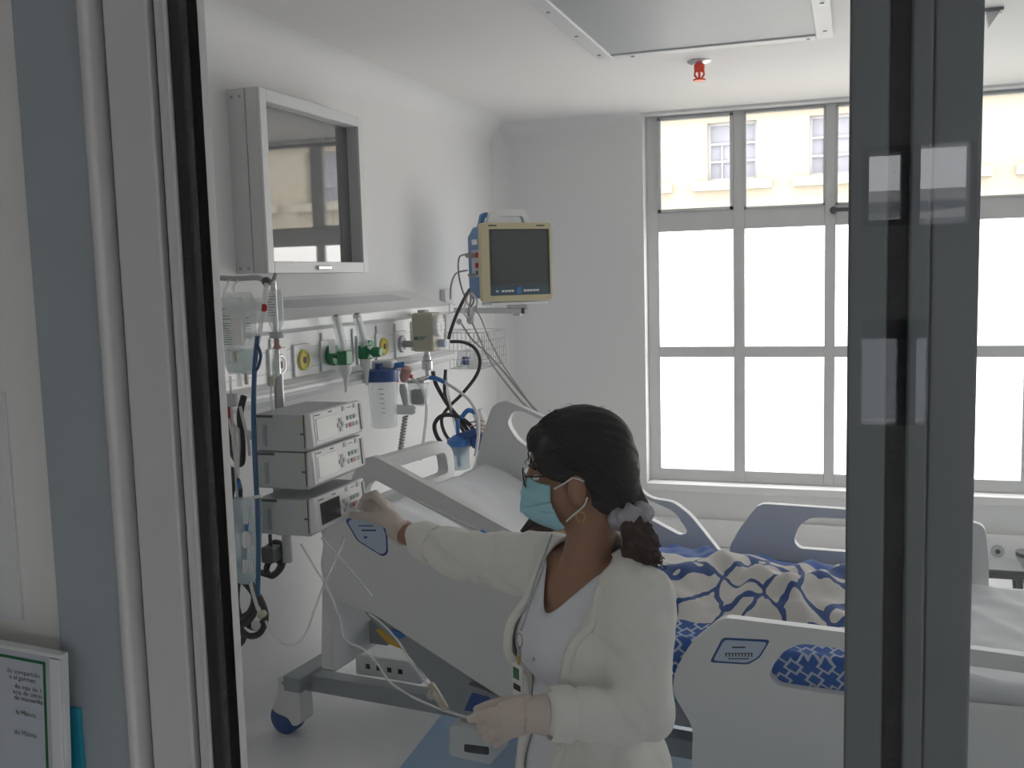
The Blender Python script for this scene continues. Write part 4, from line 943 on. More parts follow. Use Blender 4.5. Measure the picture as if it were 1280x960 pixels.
# near foot rail
o1 = BL(0, (842, 862), (846, 835), (866, 800), (905, 769), (1053, 787), (1280, 817)); e_ = (1.02, o1[-1][1]-.01)
o1 = o1 + [e_, (1.08, .45), (1.02, .22)] + BL(0, (866, 985), (868, 905))
h1 = BL(0, (962, 842), (975, 815), (1000, 801), (1053, 808), (1280, 838)); h1 += [(.96, h1[-1][1]-.01), (.96, h1[-1][1]-.10)] + BL(0, (1280, 886), (1053, 866), (975, 855))
nr = rail('side_rail', o1, [h1], -.02)
gl_ = BL(-.0215, (887, 828), (903, 797), (963, 800), (950, 822), (935, 831))
def decal(name, m, poly, vv, par, th=.0012, r=.012): return MB().prism(rounded(poly, r, 4), [], lambda a, b, c: bed(a, vv-c, b), th).build(name, m, par)
cx = sum(p[0] for p in gl_)/5; cz = sum(p[1] for p in gl_)/5
decal('angle_label_border', 'ink_blue', gl_, -.0195, nr)
decal('angle_label', 'label_blue', [(cx+(a-cx)*.90, cz+(b-cz)*.84) for a, b in gl_], -.0210, nr)
def dash(px0, px1, py, h, m='ink', vv=-.0225, par=nr):
    a = BP(px0, py, vv); b = BP(px1, py, vv); MB().prism([(a[0], a[1]), (b[0], b[1]), (b[0], b[1]+h), (a[0], a[1]+h)], [], lambda a, b, c: bed(a, vv-c, b), .0005).build('print_mark', m, par)
dash(915, 932, 810, .004); dash(906, 941, 817, .002)
for k in range(9): dash(907+4*k, 908.5+4*k, 821, .012)
dash(910, 936, 824, .003)
# far foot rail
o2 = BL(.99, (912, 684), (925, 660), (950, 628), (1054, 635), (1200, 648), (1231, 655), (1236, 700), (1236, 740), (925, 735))
h2 = BL(.99, (993, 675), (1000, 655), (1015, 645), (1054, 647), (1190, 660), (1200, 690), (1054, 688), (1000, 684))
rail('side_rail', o2, [h2], .97)
# near head rail
o3 = BL(0, (452, 575), (470, 568), (640, 661), (745, 720), (765, 760), (720, 880), (660, 884), (625, 866), (530, 804), (474, 767), (446, 757), (414, 745), (404, 705), (414, 645), (440, 606))
h3 = BL(0, (462, 606), (472, 598), (640, 688), (700, 722), (705, 750), (640, 735), (480, 650), (458, 628))
hr = rail('side_rail', o3, [h3], -.02)
gl2 = BL(-.0215, (431, 650), (470, 632), (484, 668), (485, 692), (478, 696), (446, 676))
cx = sum(p[0] for p in gl2)/6; cz = sum(p[1] for p in gl2)/6
decal('angle_label_border', 'ink_blue', gl2, -.0195, hr); decal('angle_label', 'label_blue', [(cx+(a-cx)*.90, cz+(b-cz)*.90) for a, b in gl2], -.0210, hr)
dash(452, 470, 664, .006, 'ink_blue', par=hr); dash(448, 466, 658, .004, 'ink_blue', par=hr); dash(455, 459, 673, .008, 'ink_blue', par=hr)
# far head rail
o4 = BL(.99, (596, 585), (606, 540), (618, 506), (634, 499), (690, 524), (815, 622), (843, 626), (864, 642), (915, 706), (880, 740), (760, 690), (640, 615))
h4 = BL(.99, (636, 528), (642, 514), (655, 513), (700, 535), (800, 618), (845, 638), (862, 664), (852, 668), (815, 648), (700, 585), (648, 548))
rail('side_rail', o4, [h4], .97)
# mattress platform, backrest frame
HU, HZ, TA = -.5, .43, math.radians(25)
def prof_z(u): return HZ + max(0, HU-u)*math.tan(TA)*(1 if u < HU else 0)
def slabq(name, m, u0, u1, v0, v1, d0, d1, par=BD, bev=.006):
    mb = MB(); mb.add([bed(u, v, prof_z(u)+d) for d in (d0, d1) for u, v in ((u0, v0), (u1, v0), (u1, v1), (u0, v1))], [(0, 1, 2, 3), (4, 5, 6, 7), (0, 1, 5, 4), (1, 2, 6, 5), (2, 3, 7, 6), (3, 0, 4, 7)])
    return mb.build(name, m, par, bevel=bev)
slabq('seat_deck', 'bed_metal', HU+.001, 1.0, .06, .93, -.05, -.002); slabq('backrest_deck', 'bed_metal', -1.22, HU-.001, .06, .93, -.05, -.002)
bk0 = BL(.0, (440, 748), (474, 760), (625, 858), (660, 878), (660, 930), (560, 890), (544, 866), (519, 837), (497, 811), (465, 783), (451, 767))
MB().prism(bk0, [], lambda a, b, c: bed(a, .018+c, b), .04).build('backrest_side_frame', 'bed_metal', BD, bevel=.006)
bbox('side_frame', 'bed_metal', -.75, 1.0, .05, .09, .30, .38); bbox('side_frame', 'bed_metal', -1.3, 1.0, .89, .93, .30, .38)
yq = BL(.02, (468, 788), (486, 786), (503, 800), (503, 813), (486, 806))
MB().prism(yq, [], lambda a, b, c: bed(a, .022+c, b), .03).build('yellow_lever', 'yellow', BD, bevel=.004)
bq = BL(.012, (488, 786), (500, 790), (506, 796), (500, 799), (490, 792))
MB().prism(bq, [], lambda a, b, c: bed(a, .012+c, b), .008).build('blue_sticker', 'blue_bright', BD, bevel=.002)
cq = BL(-.01, (572, 895), (584, 855), (632, 872), (632, 905), (600, 915))
cpn = MB().prism(rounded(cq, .01), [], lambda a, b, c: bed(a, -.012+c, b), .05).build('control_box', 'bed_metal', BD, bevel=.005)
MB().prism(rounded(BL(-.015, (580, 888), (590, 866), (612, 872), (606, 892)), .006), [], lambda a, b, c: bed(a, -.016+c, b), .004).build('control_screen', 'ink_blue', cpn)
# headboard
hbo = [(0, .31), (.05, .80), (.0, .90, .02), (.02, 1.0, .05), (.08, 1.035, .06), (.90, 1.02, .10), (.985, .96, .08), (.985, .60), (.94, .31)]
hbh = [(.05, .985), (.91, .965), (.93, .87), (.08, .88)]
MB().prism(rounded([(p[0], p[1], p[2] if len(p) > 2 else .03) for p in hbo], .03, 5), [rounded(hbh, .03, 4)], lambda a, b, c: bed(-1.46+c, a, b), .05).build('headboard', 'bed_plastic', BD, bevel=.012, seg=3)
MB().prism(rounded([(0, .25), (.0, .85), (.98, .85), (.98, .25)], .08, 5), [], lambda a, b, c: bed(1.10+c, a, b), .05).build('footboard', 'bed_plastic', BD, bevel=.012, seg=3)
for v0 in (.25, .70): bbox('headboard_post', 'bed_metal', -1.42, -1.33, v0, v0+.05, .33, .42)
# wheeled base
bbox('base_beam', 'bed_metal', -1.62, 1.0, .10, .17, .17, .235); bbox('base_beam', 'bed_metal', -1.62, 1.0, .82, .89, .17, .235)
bbox('cross_beam', 'bed_metal', -1.66, -1.58, .03, .96, .19, .25); bbox('cross_beam', 'bed_metal', .9, .98, .03, .96, .19, .25)
lb0 = bbox('power_box', 'plastic_white', -1.55, -1.25, .35, .65, .15, .235); 
for k in range(4): bbox('print_mark', 'ink', -1.5+.05*k, -1.48+.05*k, .349, .35, .18, .20, lb0, 0)
for u0 in (-1.1, .45):
    MB().add([bed(u0+a, v, z) for v in (.25, .31) for a, z in ((0, .22), (.07, .22), (.30, .36), (.23, .36))], [(0, 1, 2, 3), (4, 5, 6, 7), (0, 1, 5, 4), (1, 2, 6, 5), (2, 3, 7, 6), (3, 0, 4, 7)]).build('lift_arm', 'bed_metal', BD, bevel=.004)
    MB().add([bed(u0+a, v, z) for v in (.68, .74) for a, z in ((0, .22), (.07, .22), (.30, .36), (.23, .36))], [(0, 1, 2, 3), (4, 5, 6, 7), (0, 1, 5, 4), (1, 2, 6, 5), (2, 3, 7, 6), (3, 0, 4, 7)]).build('lift_arm', 'bed_metal', BD, bevel=.004)
def caster(u, v):
    c = bed(u, v, 0)
    pr = [(-.055, .085, .02), (-.075, .10, .03), (-.04, .17, .03), (-.04, .235, .02), (.055, .235, .02), (.06, .06, .02), (.02, .045, .01), (.0, .075, .03)]
    h_ = MB().prism(rounded(pr, .02, 4), [], lambda a, b, s: c + bu*a + bv*(s-.04) + V((0, 0, b)), .08).build('caster_cover', 'bed_plastic', BD, bevel=.01, seg=3)
    for s in (-.03, .008): MB().lathe(c + V((-.03, 0, .062)) + bv*s, bv, [(0, .045), (.003, .061), (.019, .061), (.022, .045)], 24).build('wheel', 'blue_lid', h_, smooth='auto')
    bbox('lock_mark', 'bed_metal', u-.02, u+.03, v-.0415, v-.039, .205, .218, h_, 0)
cs = BP(358, 915, .10); caster(-1.66, .09); caster(-1.66, .9); caster(.95, .09); caster(.95, .9)
pc = BL(-.06, (560, 908), (612, 916), (612, 958), (560, 946))
pc_ = MB().prism(rounded(pc, .012), [], lambda a, b, c: bed(a, -.05+c, b), .14).build('pedal_cover', 'bed_plastic', BD, bevel=.008, seg=3)
MB().prism(rounded(BL(-.052, (580, 930), (611, 934), (611, 944), (580, 940)), .008), [], lambda a, b, c: bed(a, -.0515+c, b), .004).build('slot', 'plastic_dark', pc_)
# ---- mattress and sheet
def mz(u):
    t = min(1, max(0, (HU-u)/.12)); s = (HU-u)*math.tan(TA) if u < HU else 0
    return HZ + s*t*t*(3-2*t) if u > HU-.12 else HZ+s
def matt_fn(d):
    return lambda u, v: bed(-1.23+u*2.23, .06+v*.87, mz(-1.23+u*2.23)+d)
MT = MB(); NU, NV = 60, 6
MT.grid(NU, NV, matt_fn(0)); n0 = len(MT.v); MT.grid(NU, NV, matt_fn(.135))
ring = [i for i in range(NU+1)] + [j*(NU+1)+NU for j in range(1, NV+1)] + [NV*(NU+1)+i for i in range(NU-1, -1, -1)] + [j*(NU+1) for j in range(NV-1, 0, -1)]
for a, b in zip(ring, ring[1:]+ring[:1]): MT.f.append((a, b, n0+b, n0+a))
MT.uv = None
MT.build('mattress', 'sheet', smooth='auto', bevel=.02, seg=2, label='thin white mattress bent up at the head of the bed', cat='mattress')
def sheet_fn(a, b):
    u = -1.225+a*2.215; v = -.07+1.12*b
    vv = min(.925, max(.055, v)); dz = .142
    over = max(0, .055-v, v-.925)
    w = .014*noise.noise(V((u*3.5+v*2, v*5, .3))) + .008*noise.noise(V((u*9+v*5, v*8-u*3, 2.3))) + .016*(.25-min(.25, abs(noise.noise(V((u*3.1-v*3.3, u*2+v, 7)))))) *2 + .010*(.2-min(.2, abs(noise.noise(V((u*5+v*4, v*3-u, 3))))))*2.5
    if over: return bed(u, (.045 if v < .5 else .937) + (-1 if v < .5 else 1)*(.002+.004*noise.noise(V((u*7, over*9, 1)))), mz(u)+dz+.008-over*1.0)
    return bed(u, v, mz(u)+dz+.004+max(0, w+.004))
MB().grid(150, 60, sheet_fn).build('bed_sheet', 'sheet', smooth=True, solid=.003, label='wrinkled white bed sheet drawn over the mattress', cat='sheet')
# ---- patient under the blanket
PT = thing('person', bed(-.75, .5, mz(-.75)+.14), 'patient with dark hair lying under the blanket behind the nurse', 'person')
pm = MB(); Mb = Matrix((bu, bv, V((0, 0, 1)))).transposed()
tz = lambda u: mz(u)+.145
hc = bed(-.70, .42, tz(-.70)+.07)
pm.ell(hc, (.095, .078, .085), Mb); pm.cap(hc, bed(-.58, .45, tz(-.58)+.05), .045); pm.ell(hc+V((.02, 0, .075)), (.018, .014, .018), Mb)
pm.cap(bed(-.52, .32, tz(-.52)+.045), bed(-.52, .60, tz(-.52)+.045), .045); pm.ell(bed(-.36, .46, tz(-.36)+.05), (.22, .15, .05), Mb); pm.ell(bed(-.1, .47, tz(-.1)+.05), (.18, .15, .05), Mb)
for s in (.38, .56):
    pm.cap(bed(-.02, s, tz(-.02)+.05), bed(.22, s, tz(.2)+.05), .05, .042); pm.cap(bed(.22, s, tz(.2)+.05), bed(.42, s, tz(.4)+.04), .042, .034); pm.cap(bed(.42, s, tz(.4)+.035), bed(.435, s, tz(.4)+.055), .03, .022)
for s in (.27, .65): pm.cap(bed(-.50, s, tz(-.50)+.04), bed(-.30, s, tz(-.30)+.035), .034, .03); pm.cap(bed(-.30, s, tz(-.30)+.035), bed(-.12, s, tz(-.12)+.035), .03, .024)
remesh(pm, .012, 4).build('body', 'skin_patient', PT, smooth=True)
hm = MB(); hm.ell(hc+bu*-.02+V((0, 0, -.005)), (.105, .09, .092), Mb); hm.ell(hc+bu*-.07+V((0, 0, -.035)), (.07, .10, .045), Mb)
hm = drop(remesh(hm, .009, 3), lambda p: (p-hc).dot(bu) > .045 and (p-hc).z > -.03)
for i, p in enumerate(hm.v): p += V((noise.noise(p*60), noise.noise(p*60+V((5, 5, 5))), noise.noise(p*60+V((9, 1, 3)))))*.006
hm.build('hair', 'hair_brown', PT, smooth=True)
lock = MB()
for k in range(10):
    e = BP(664-2.2*k, 646+2.5*k, .40); a = bed(e[0], .40+.004*k, e[1])
    lock.tube([hc+bu*-.05, a+V((.05, .0, .004)), a], [.022, .014, .005], 6, sm=4)
lock.build('hair_lock', 'hair_brown', PT, smooth=True)
# ---- blanket: white fleece with blue contour lines, blue lattice border
def blanket_mat():
    m = bpy.data.materials.new('blanket'); m.use_nodes = True; nt = m.node_tree; b = nt.nodes['Principled BSDF']; b.inputs['Roughness'].default_value = .95
    N = nt.nodes.new; Lk = nt.links.new
    uv = N('ShaderNodeUVMap'); mp = N('ShaderNodeMapping'); mp.inputs['Scale'].default_value = (8.0, 7.0, 1); Lk(uv.outputs[0], mp.inputs[0])
    ns = N('ShaderNodeTexNoise'); ns.inputs['Scale'].default_value = 1.4; Lk(mp.outputs[0], ns.inputs['Vector'])
    mixv = N('ShaderNodeMixRGB'); mixv.blend_type = 'ADD'; mixv.inputs[0].default_value = .55; Lk(mp.outputs[0], mixv.inputs[1]); Lk(ns.outputs['Color'], mixv.inputs[2])
    vo = N('ShaderNodeTexVoronoi'); vo.feature = 'DISTANCE_TO_EDGE'; vo.inputs['Scale'].default_value = 1.0; Lk(mixv.outputs[0], vo.inputs['Vector'])
    r1 = N('ShaderNodeMath'); r1.operation = 'LESS_THAN'; r1.inputs[1].default_value = .05; Lk(vo.outputs['Distance'], r1.inputs[0])
    c1 = N('ShaderNodeMixRGB'); c1.inputs[1].default_value = (.66, .64, .61, 1); c1.inputs[2].default_value = (.015, .07, .26, 1); Lk(r1.outputs[0], c1.inputs[0])
    # lattice of linked squares
    br = N('ShaderNodeMapping'); br.inputs['Scale'].default_value = (17, 18, 1); br.inputs['Rotation'].default_value = (0, 0, .6); Lk(uv.outputs[0], br.inputs[0])
    sx = N('ShaderNodeSeparateXYZ'); Lk(br.outputs[0], sx.inputs[0])
    def M(op, a, bb=None, c=None):
        n = N('ShaderNodeMath'); n.operation = op
        for k, q in enumerate((a, bb)):
            if q is None: continue
            if isinstance(q, (int, float)): n.inputs[k].default_value = q
            else: Lk(q, n.inputs[k])
        return n.outputs[0]
    fx_ = M('ABSOLUTE', M('SUBTRACT', M('FRACT', sx.outputs[0]), .5)); fy_ = M('ABSOLUTE', M('SUBTRACT', M('FRACT', sx.outputs[1]), .5))
    mx = M('MAXIMUM', fx_, fy_); mn = M('MINIMUM', fx_, fy_)
    sq = M('LESS_THAN', M('ABSOLUTE', M('SUBTRACT', mx, .27)), .055); ln_ = M('MULTIPLY', M('LESS_THAN', mn, .05), M('GREATER_THAN', mx, .27))
    lat = M('MAXIMUM', sq, ln_)
    c2 = N('ShaderNodeMixRGB'); c2.inputs[1].default_value = (.012, .10, .40, 1); c2.inputs[2].default_value = (.50, .56, .66, 1); Lk(lat, c2.inputs[0])
    s2 = N('ShaderNodeSeparateXYZ'); Lk(uv.outputs[0], s2.inputs[0])
    nz = N('ShaderNodeTexNoise'); nz.inputs['Scale'].default_value = 3.5; Lk(uv.outputs[0], nz.inputs['Vector'])
    vv = M('ADD', s2.outputs[1], M('MULTIPLY', M('SUBTRACT', nz.outputs['Fac'], .5), .16))
    near = M('LESS_THAN', vv, .27); far = M('GREATER_THAN', vv, .66)
    c3 = N('ShaderNodeMixRGB'); Lk(near, c3.inputs[0]); Lk(c1.outputs[0], c3.inputs[1]); Lk(c2.outputs[0], c3.inputs[2])
    c4 = N('ShaderNodeMixRGB'); Lk(far, c4.inputs[0]); Lk(c3.outputs[0], c4.inputs[1]); c4.inputs[2].default_value = (.012, .10, .42, 1)
    teal = M('MULTIPLY', M('LESS_THAN', vv, .05), M('LESS_THAN', s2.outputs[0], .5))
    c5 = N('ShaderNodeMixRGB'); Lk(teal, c5.inputs[0]); Lk(c4.outputs[0], c5.inputs[1]); c5.inputs[2].default_value = (.0, .26, .33, 1)
    Lk(c5.outputs[0], b.inputs['Base Color'])
    tn = N('ShaderNodeTexNoise'); tn.inputs['Scale'].default_value = 240; bp = N('ShaderNodeBump'); bp.inputs['Strength'].default_value = .35; bp.inputs['Distance'].default_value = .004
    Lk(tn.outputs['Fac'], bp.inputs['Height']); Lk(bp.outputs[0], b.inputs['Normal'])
    b.inputs['Sheen Weight'].default_value = .3
    MATS['blanket'] = m
blanket_mat()
def blanket_fn(a, b):
    u = -.58+a*1.10; s = b*1.22                  # s: distance across the cloth from the near hem
    drop_ = max(0, .24-s); v = .03 + max(0, s-.24)*.95
    ed = min(1, max(0, (v-.06)/.16))*min(1, max(0, (.99-v)/.16))
    body = .10*math.exp(-((v-.48)/.26)**2) + .02
    body *= .75+.25*math.cos((u+.35)*2.2)
    fold = .035*abs(noise.noise(V((u*4.2+v*2.5, v*5.0, 3.1)))) + .030*noise.noise(V((u*6.5-v*4, v*3.5+u*2, .7))) + .018*noise.noise(V((u*14, v*10, 5.2)))
    rid = .035*max(0, 1-abs((u*1.0+v*.8-.35+.08*noise.noise(V((u*3, v*3, 9))))/.07)) + .03*max(0, 1-abs((u*1.1-v*.6+.02)/.06))
    z = mz(u)+.155 + ed*(body+fold+rid*.8) + .008
    if u < -.45: z += .02
    if drop_: return bed(u+.02*noise.noise(V((u*5, s*6, 2))), .026-.007*abs(noise.noise(V((u*8, s*3, 4)))) , z-.01-drop_*.8 + .05*max(0, -u+.0)*0)
    return bed(u + .02*noise.noise(V((v*6, u*3, 8))), v, z)
MB().grid(110, 110, blanket_fn).build('fleece_blanket', 'blanket', smooth=True, solid=.008, label='crumpled white fleece blanket with blue lines and blue lattice border', cat='blanket')
# ================================================================== nurse
def cap_chain(mb, pts, rs):
    for i in range(len(pts)-1): mb.cap(pts[i], pts[i+1], rs[i] if isinstance(rs, (list, tuple)) else rs, rs[i+1] if isinstance(rs, (list, tuple)) else rs)
NY = 1.95
NB = PY(729, 690, NY)
NS = thing('person', V((NB.x, NB.y, 0)), 'nurse in cream cardigan and blue face mask reaching for the lowest pump', 'person')
tf = V((-.59, -.81, 0)).normalized(); tl = V((0, 0, 1)).cross(tf); up = V((0, 0, 1))
MT_ = Matrix((tl, tf, up)).transposed()
def tp(l, f, z): return NB + tl*l + tf*f + up*z
# head frame
HC = PY(722, 588, NY+.01)
hfw = V((-.966, -.26, -.13)).normalized(); hl = V((0, 0, 1)).cross(hfw).normalized(); hu = hfw.cross(hl)
MH = Matrix((hfw, hl, hu)).transposed()
def hp(f, l, u): return HC + hfw*f + hl*l + hu*u
# arm joints
SL, SR = tp(.150, -.015, -.062), tp(-.150, .0, -.062)
EL, WL = PY(806, 890, 1.80), PY(676, 893, 1.70)
ER, WR = PY(585, 697, 2.15), PY(508, 667, 2.235)
def torso(mb, e):
    mb.ell(tp(0, -.01, -.17), (.150+e, .100+e, .165+e), MT_, 28, 18); mb.ell(tp(.0, .045, -.18), (.125+e, .085+e, .085+e), MT_, 24, 14)
    mb.ell(tp(0, -.005, -.33), (.128+e, .098+e, .16+e), MT_, 28, 18); mb.ell(tp(0, -.01, -.46), (.158+e, .118+e, .13+e), MT_, 28, 18)
    mb.cap(tp(-.115, -.015, -.065), tp(.115, -.015, -.065), .058+e)
def arms(mb, e, cuff=1.0):
    for S_, E_, W_, cf in ((SL, EL, WL, 1), (SR, ER, WR, .84)):
        we = E_ + (W_-E_)*(cuff*cf if cuff < 1 else 1)
        mb.cap(S_, E_, .056+e, .044+e, 18); mb.cap(E_, we, .043+e, .032+e*.9, 18)
bd = MB(); torso(bd, 0); arms(bd, -.004)
bd.cap(tp(0, -.01, -.03), hp(-.03, 0, -.06), .055, .048); 
bd.ell(hp(-.005, 0, .03), (.096, .074, .098), MH, 28, 18); bd.ell(hp(.035, 0, -.035), (.058, .060, .082), MH, 24, 16); bd.ell(hp(.052, 0, -.085), (.036, .036, .030), MH)
bd.ell(hp(.088, 0, .012), (.014, .045, .014), MH); bd.cap(hp(.092, 0, .015), hp(.110, 0, -.022), .009, .013)          # brow, nose
bd.ell(hp(.080, .034, -.018), (.02, .02, .018), MH); bd.ell(hp(.080, -.034, -.018), (.02, .02, .018), MH)
bd.cap(hp(.088, -.018, -.058), hp(.088, .018, -.058), .010)
for s in (1, -1): bd.ell(hp(.004, s*.078, -.026), (.019, .012, .033), MH); 
for s in (1, -1):
    bd.cap(tp(s*.075, -.01, -.50), tp(s*.085, .0, -.80), .082, .058); bd.cap(tp(s*.085, .0, -.80), V((tp(s*.09, -.02, 0).x, tp(s*.09, -.02, 0).y, .09)), .056, .038)
    ft = tp(s*.09, -.02, 0); bd.cap(V((ft.x, ft.y, .05)), V((ft.x, ft.y, .04))+tf*.14, .035, .03)
for W_, E_ in ((WL, EL), (WR, ER)): bd.cap(W_, W_+(W_-E_).normalized()*.025, .024, .019)
BB = remesh(bd, .008, 4)
BB.build('body', 'skin', NS, smooth=True)
# face details on the visible side and the far side
for s in (1, -1):
    e = MB().ell(hp(.082, s*.032, .004), (.011, .012, .009), MH, 14, 10).build('eye', 'paper_white', NS, smooth=True)
    MB().ell(hp(.0905, s*.033, .004), (.003, .005, .005), MH, 10, 8).build('iris', 'ink', e, smooth=True)
    MB().tube([hp(.094, s*.014, .024), hp(.093, s*.032, .030), hp(.082, s*.050, .024)], .0028, 6, sm=4).build('eyebrow', 'hair', NS, smooth=True)
    MB().tube([hp(.004+.016*math.cos(a), s*(.078+.003*math.sin(a)), -.026+.028*math.sin(a)) for a in [math.radians(-110+22*k) for k in range(12)]], .0042, 6).build('ear_rim', 'skin', NS, smooth=True)
MB().tube([hp(.085, l, -.060+.003*abs(l)/.02) for l in (-.02, -.01, 0, .01, .02)], .004, 6).build('mouth', 'pink', NS, smooth=True)
# hair
hr_ = MB(); hr_.ell(hp(-.012, 0, .042), (.112, .088, .092), MH, 30, 20); hr_.ell(hp(-.050, 0, .005), (.078, .090, .095), MH, 26, 18); hr_.ell(hp(-.062, 0, -.045), (.062, .075, .062), MH, 24, 16); hr_.cap(hp(-.085, 0, -.06), hp(-.105, 0, -.09), .042, .03)
hr_.ell(hp(.045, .06, .025), (.040, .024, .045), MH); hr_.ell(hp(.045, -.06, .025), (.040, .024, .045), MH); hr_.ell(hp(.055, 0, .075), (.040, .06, .034), MH)
HR = remesh(hr_, .007, 3)
def in_face(p):
    q = p-HC; f, l, u = q.dot(hfw), q.dot(hl), q.dot(hu)
    if f > .078 and u < .062: return True
    if f > .015 and u < -.012+ (f-.015)*.55: return True
    if f > -.022 and u < -.012: return True
    return False
HR = smooth_rim(drop(HR, in_face), 20)
for i, p in enumerate(HR.v):
    q = p-HC; a = math.atan2(q.dot(hl), q.dot(hu)); f = q.dot(hfw)
    s = noise.noise(V((a*9, f*14, 1.2)))*.004 + noise.noise(V((a*28, f*20, 4)))*.002; p += HR.n[i]*s
HR.build('hair', 'hair', NS, smooth=True)
from mathutils.bvhtree import BVHTree
bvh = BVHTree.FromPolygons([tuple(p) for p in HR.v], HR.f)
st = MB(); gather = hp(-.112, 0, -.088)
for k in range(420):
    a = math.radians(random.uniform(-112, 112)); f0 = .085-.075*(abs(a)/1.95)**1.5 + random.uniform(-.05, .0)
    p0_ = hp(f0, math.sin(a)*.095, .03+math.cos(a)*.11); pts = []; wob = random.uniform(-.012, .012); ph = random.random()*6; lift = random.uniform(.0, .0022)
    for j in range(12):
        t = j/11; q = p0_.lerp(gather, t) + (p0_-HC).normalized()*.05*math.sin(t*math.pi) + hl*wob*math.sin(t*4+ph)
        c_ = bvh.find_nearest(q)
        if c_[0] is None or (c_[0]-HC).dot(hfw) > .078 and (c_[0]-HC).dot(hu) < .05: continue
        pts.append(c_[0] + (q-c_[0]).normalized()*(lift+.0006*math.sin(j+ph)))
    if len(pts) > 5: st.tube(pts, .0011, 4)
st.build('hair_strands', 'hair', NS, smooth=True, kind='stuff')
fr2 = MB()
for k in range(26):
    p = hp(.086+random.uniform(-.012, .006), random.uniform(-.055, .07), .062+random.uniform(-.02, .012)); pts = [p]
    for j in range(5): p = p + V((random.uniform(-.003, .003), random.uniform(-.003, .003), -.003+random.uniform(-.003, .002))); pts.append(p)
    fr2.tube(pts, .0010, 4, sm=3)
fr2.build('fringe_curls', 'hair', NS, smooth=True, kind='stuff')
# ponytail and scrunchie
pt = MB(); P0, P1, P2, P3_ = PY(792, 648, NY-.02), PY(797, 668, NY-.03), PY(803, 690, NY-.035), PY(812, 708, NY-.035)
pt.cap(P0, P1, .024, .034); pt.cap(P1, P2, .034, .036); pt.cap(P2, P3_, .034, .014)
PTm = remesh(pt, .006, 2)
for i, p in enumerate(PTm.v): p += PTm.n[i]*(.010*noise.noise(p*38)+.007*noise.noise(p*85))
PTm.build('ponytail', 'hair_brown', NS, smooth=True)
cu = MB()
for k in range(70):
    a = random.random(); base = P1.lerp(P3_, a) + V((random.uniform(-.03, .035), random.uniform(-.035, .01), random.uniform(-.015, .01)))
    pts = []; ph = random.random()*6
    for j in range(9): pts.append(base + V((math.cos(ph+j*.9)*.005+.002*j*random.random(), math.sin(ph+j*.9)*.005, -.0035*j)))
    cu.tube(pts, .0011, 4)
cu.build('curls', 'hair_brown', NS, smooth=True, kind='stuff')
fw = MB()
for k in range(40):
    a = math.radians(random.uniform(-80, 80)); b = random.uniform(-.09, .06)
    p = hp(b, math.sin(a)*.086, .045+math.cos(a)*.092*math.sqrt(max(.05, 1-((b+.012)/.115)**2))); d = (p-hp(0, 0, .03)).normalized()
    fw.tube([p-d*.004, p+d*.003+hfw*random.uniform(-.008, .008), p+d*.003+hfw*random.uniform(-.02, .012)], .0003, 4)
fw.build('flyaway_hairs', 'hair_brown', NS, kind='stuff')
sc_ = MB(); SCc = PY(788, 645, NY-.01); ax = (P1-P0).normalized(); sa = ax.orthogonal().normalized(); sb = ax.cross(sa)
sc_.grid(40, 14, lambda u, v: SCc + (sa*math.cos(u*2*math.pi)+sb*math.sin(u*2*math.pi))*(.028+.016*math.cos(v*2*math.pi)*(1+.4*math.sin(u*2*math.pi*9))) + ax*(.018*math.sin(v*2*math.pi)*(1+.35*math.cos(u*2*math.pi*7+1))))
sc_.uv = None; sc_.build('scrunchie', 'scrunchie', NS, smooth=True)
# mask
def mask_fn(a, b):
    th = (a-.5)*math.radians(168); u = .006-.118*b
    t = b
    fr_ = .106 + .022*math.sin(min(1, t/.75)*math.pi*.62) - (.062*max(0, (t-.62)/.38)**1.5)
    if t < .15: fr_ = .102 + (fr_-.102)*t/.15 if fr_ > .102 else fr_
    side = .047 + .004*math.sin(t*math.pi) - .012*t; hw_ = .062 + .005*math.sin(t*math.pi) - .010*max(0, t-.7)
    cz = math.cos(th)
    f = side + (fr_-side)*max(0, cz)**.75; l = hw_*math.sin(th)*(.9+.1*abs(math.sin(th)))
    pl = .0036*(((t*3.2) % 1)-.5) if .12 < t < .9 else 0
    up_ = u + (-.018*(1-cz) if t < .5 else .012*(1-cz))
    return hp(f+pl, l, up_)
MB().grid(44, 36, mask_fn).build('face_mask', 'mask_blue', NS, smooth=True, solid=.0015)
for s in (1, -1):
    m0 = hp(.050, s*.064, -.018); m1 = hp(.036, s*.062, -.088)
    MB().tube([m0, hp(.03, s*.078, -.008), hp(.008, s*.083, .002), hp(-.012, s*.084, -.008)], .0019, 6, sm=5).build('ear_loop', 'elastic', NS, smooth=True)
    MB().tube([m1, hp(.018, s*.076, -.072), hp(-.004, s*.083, -.056), hp(-.013, s*.084, -.04)], .0019, 6, sm=5).build('ear_loop', 'elastic', NS, smooth=True)
    MB().tube([hp(.006+.009*math.cos(a), s*.079, -.078+.010*math.sin(a)) for a in [k*math.pi/7 for k in range(14)]], .0012, 6, closed=True).build('earring', 'gold', NS, smooth=True)
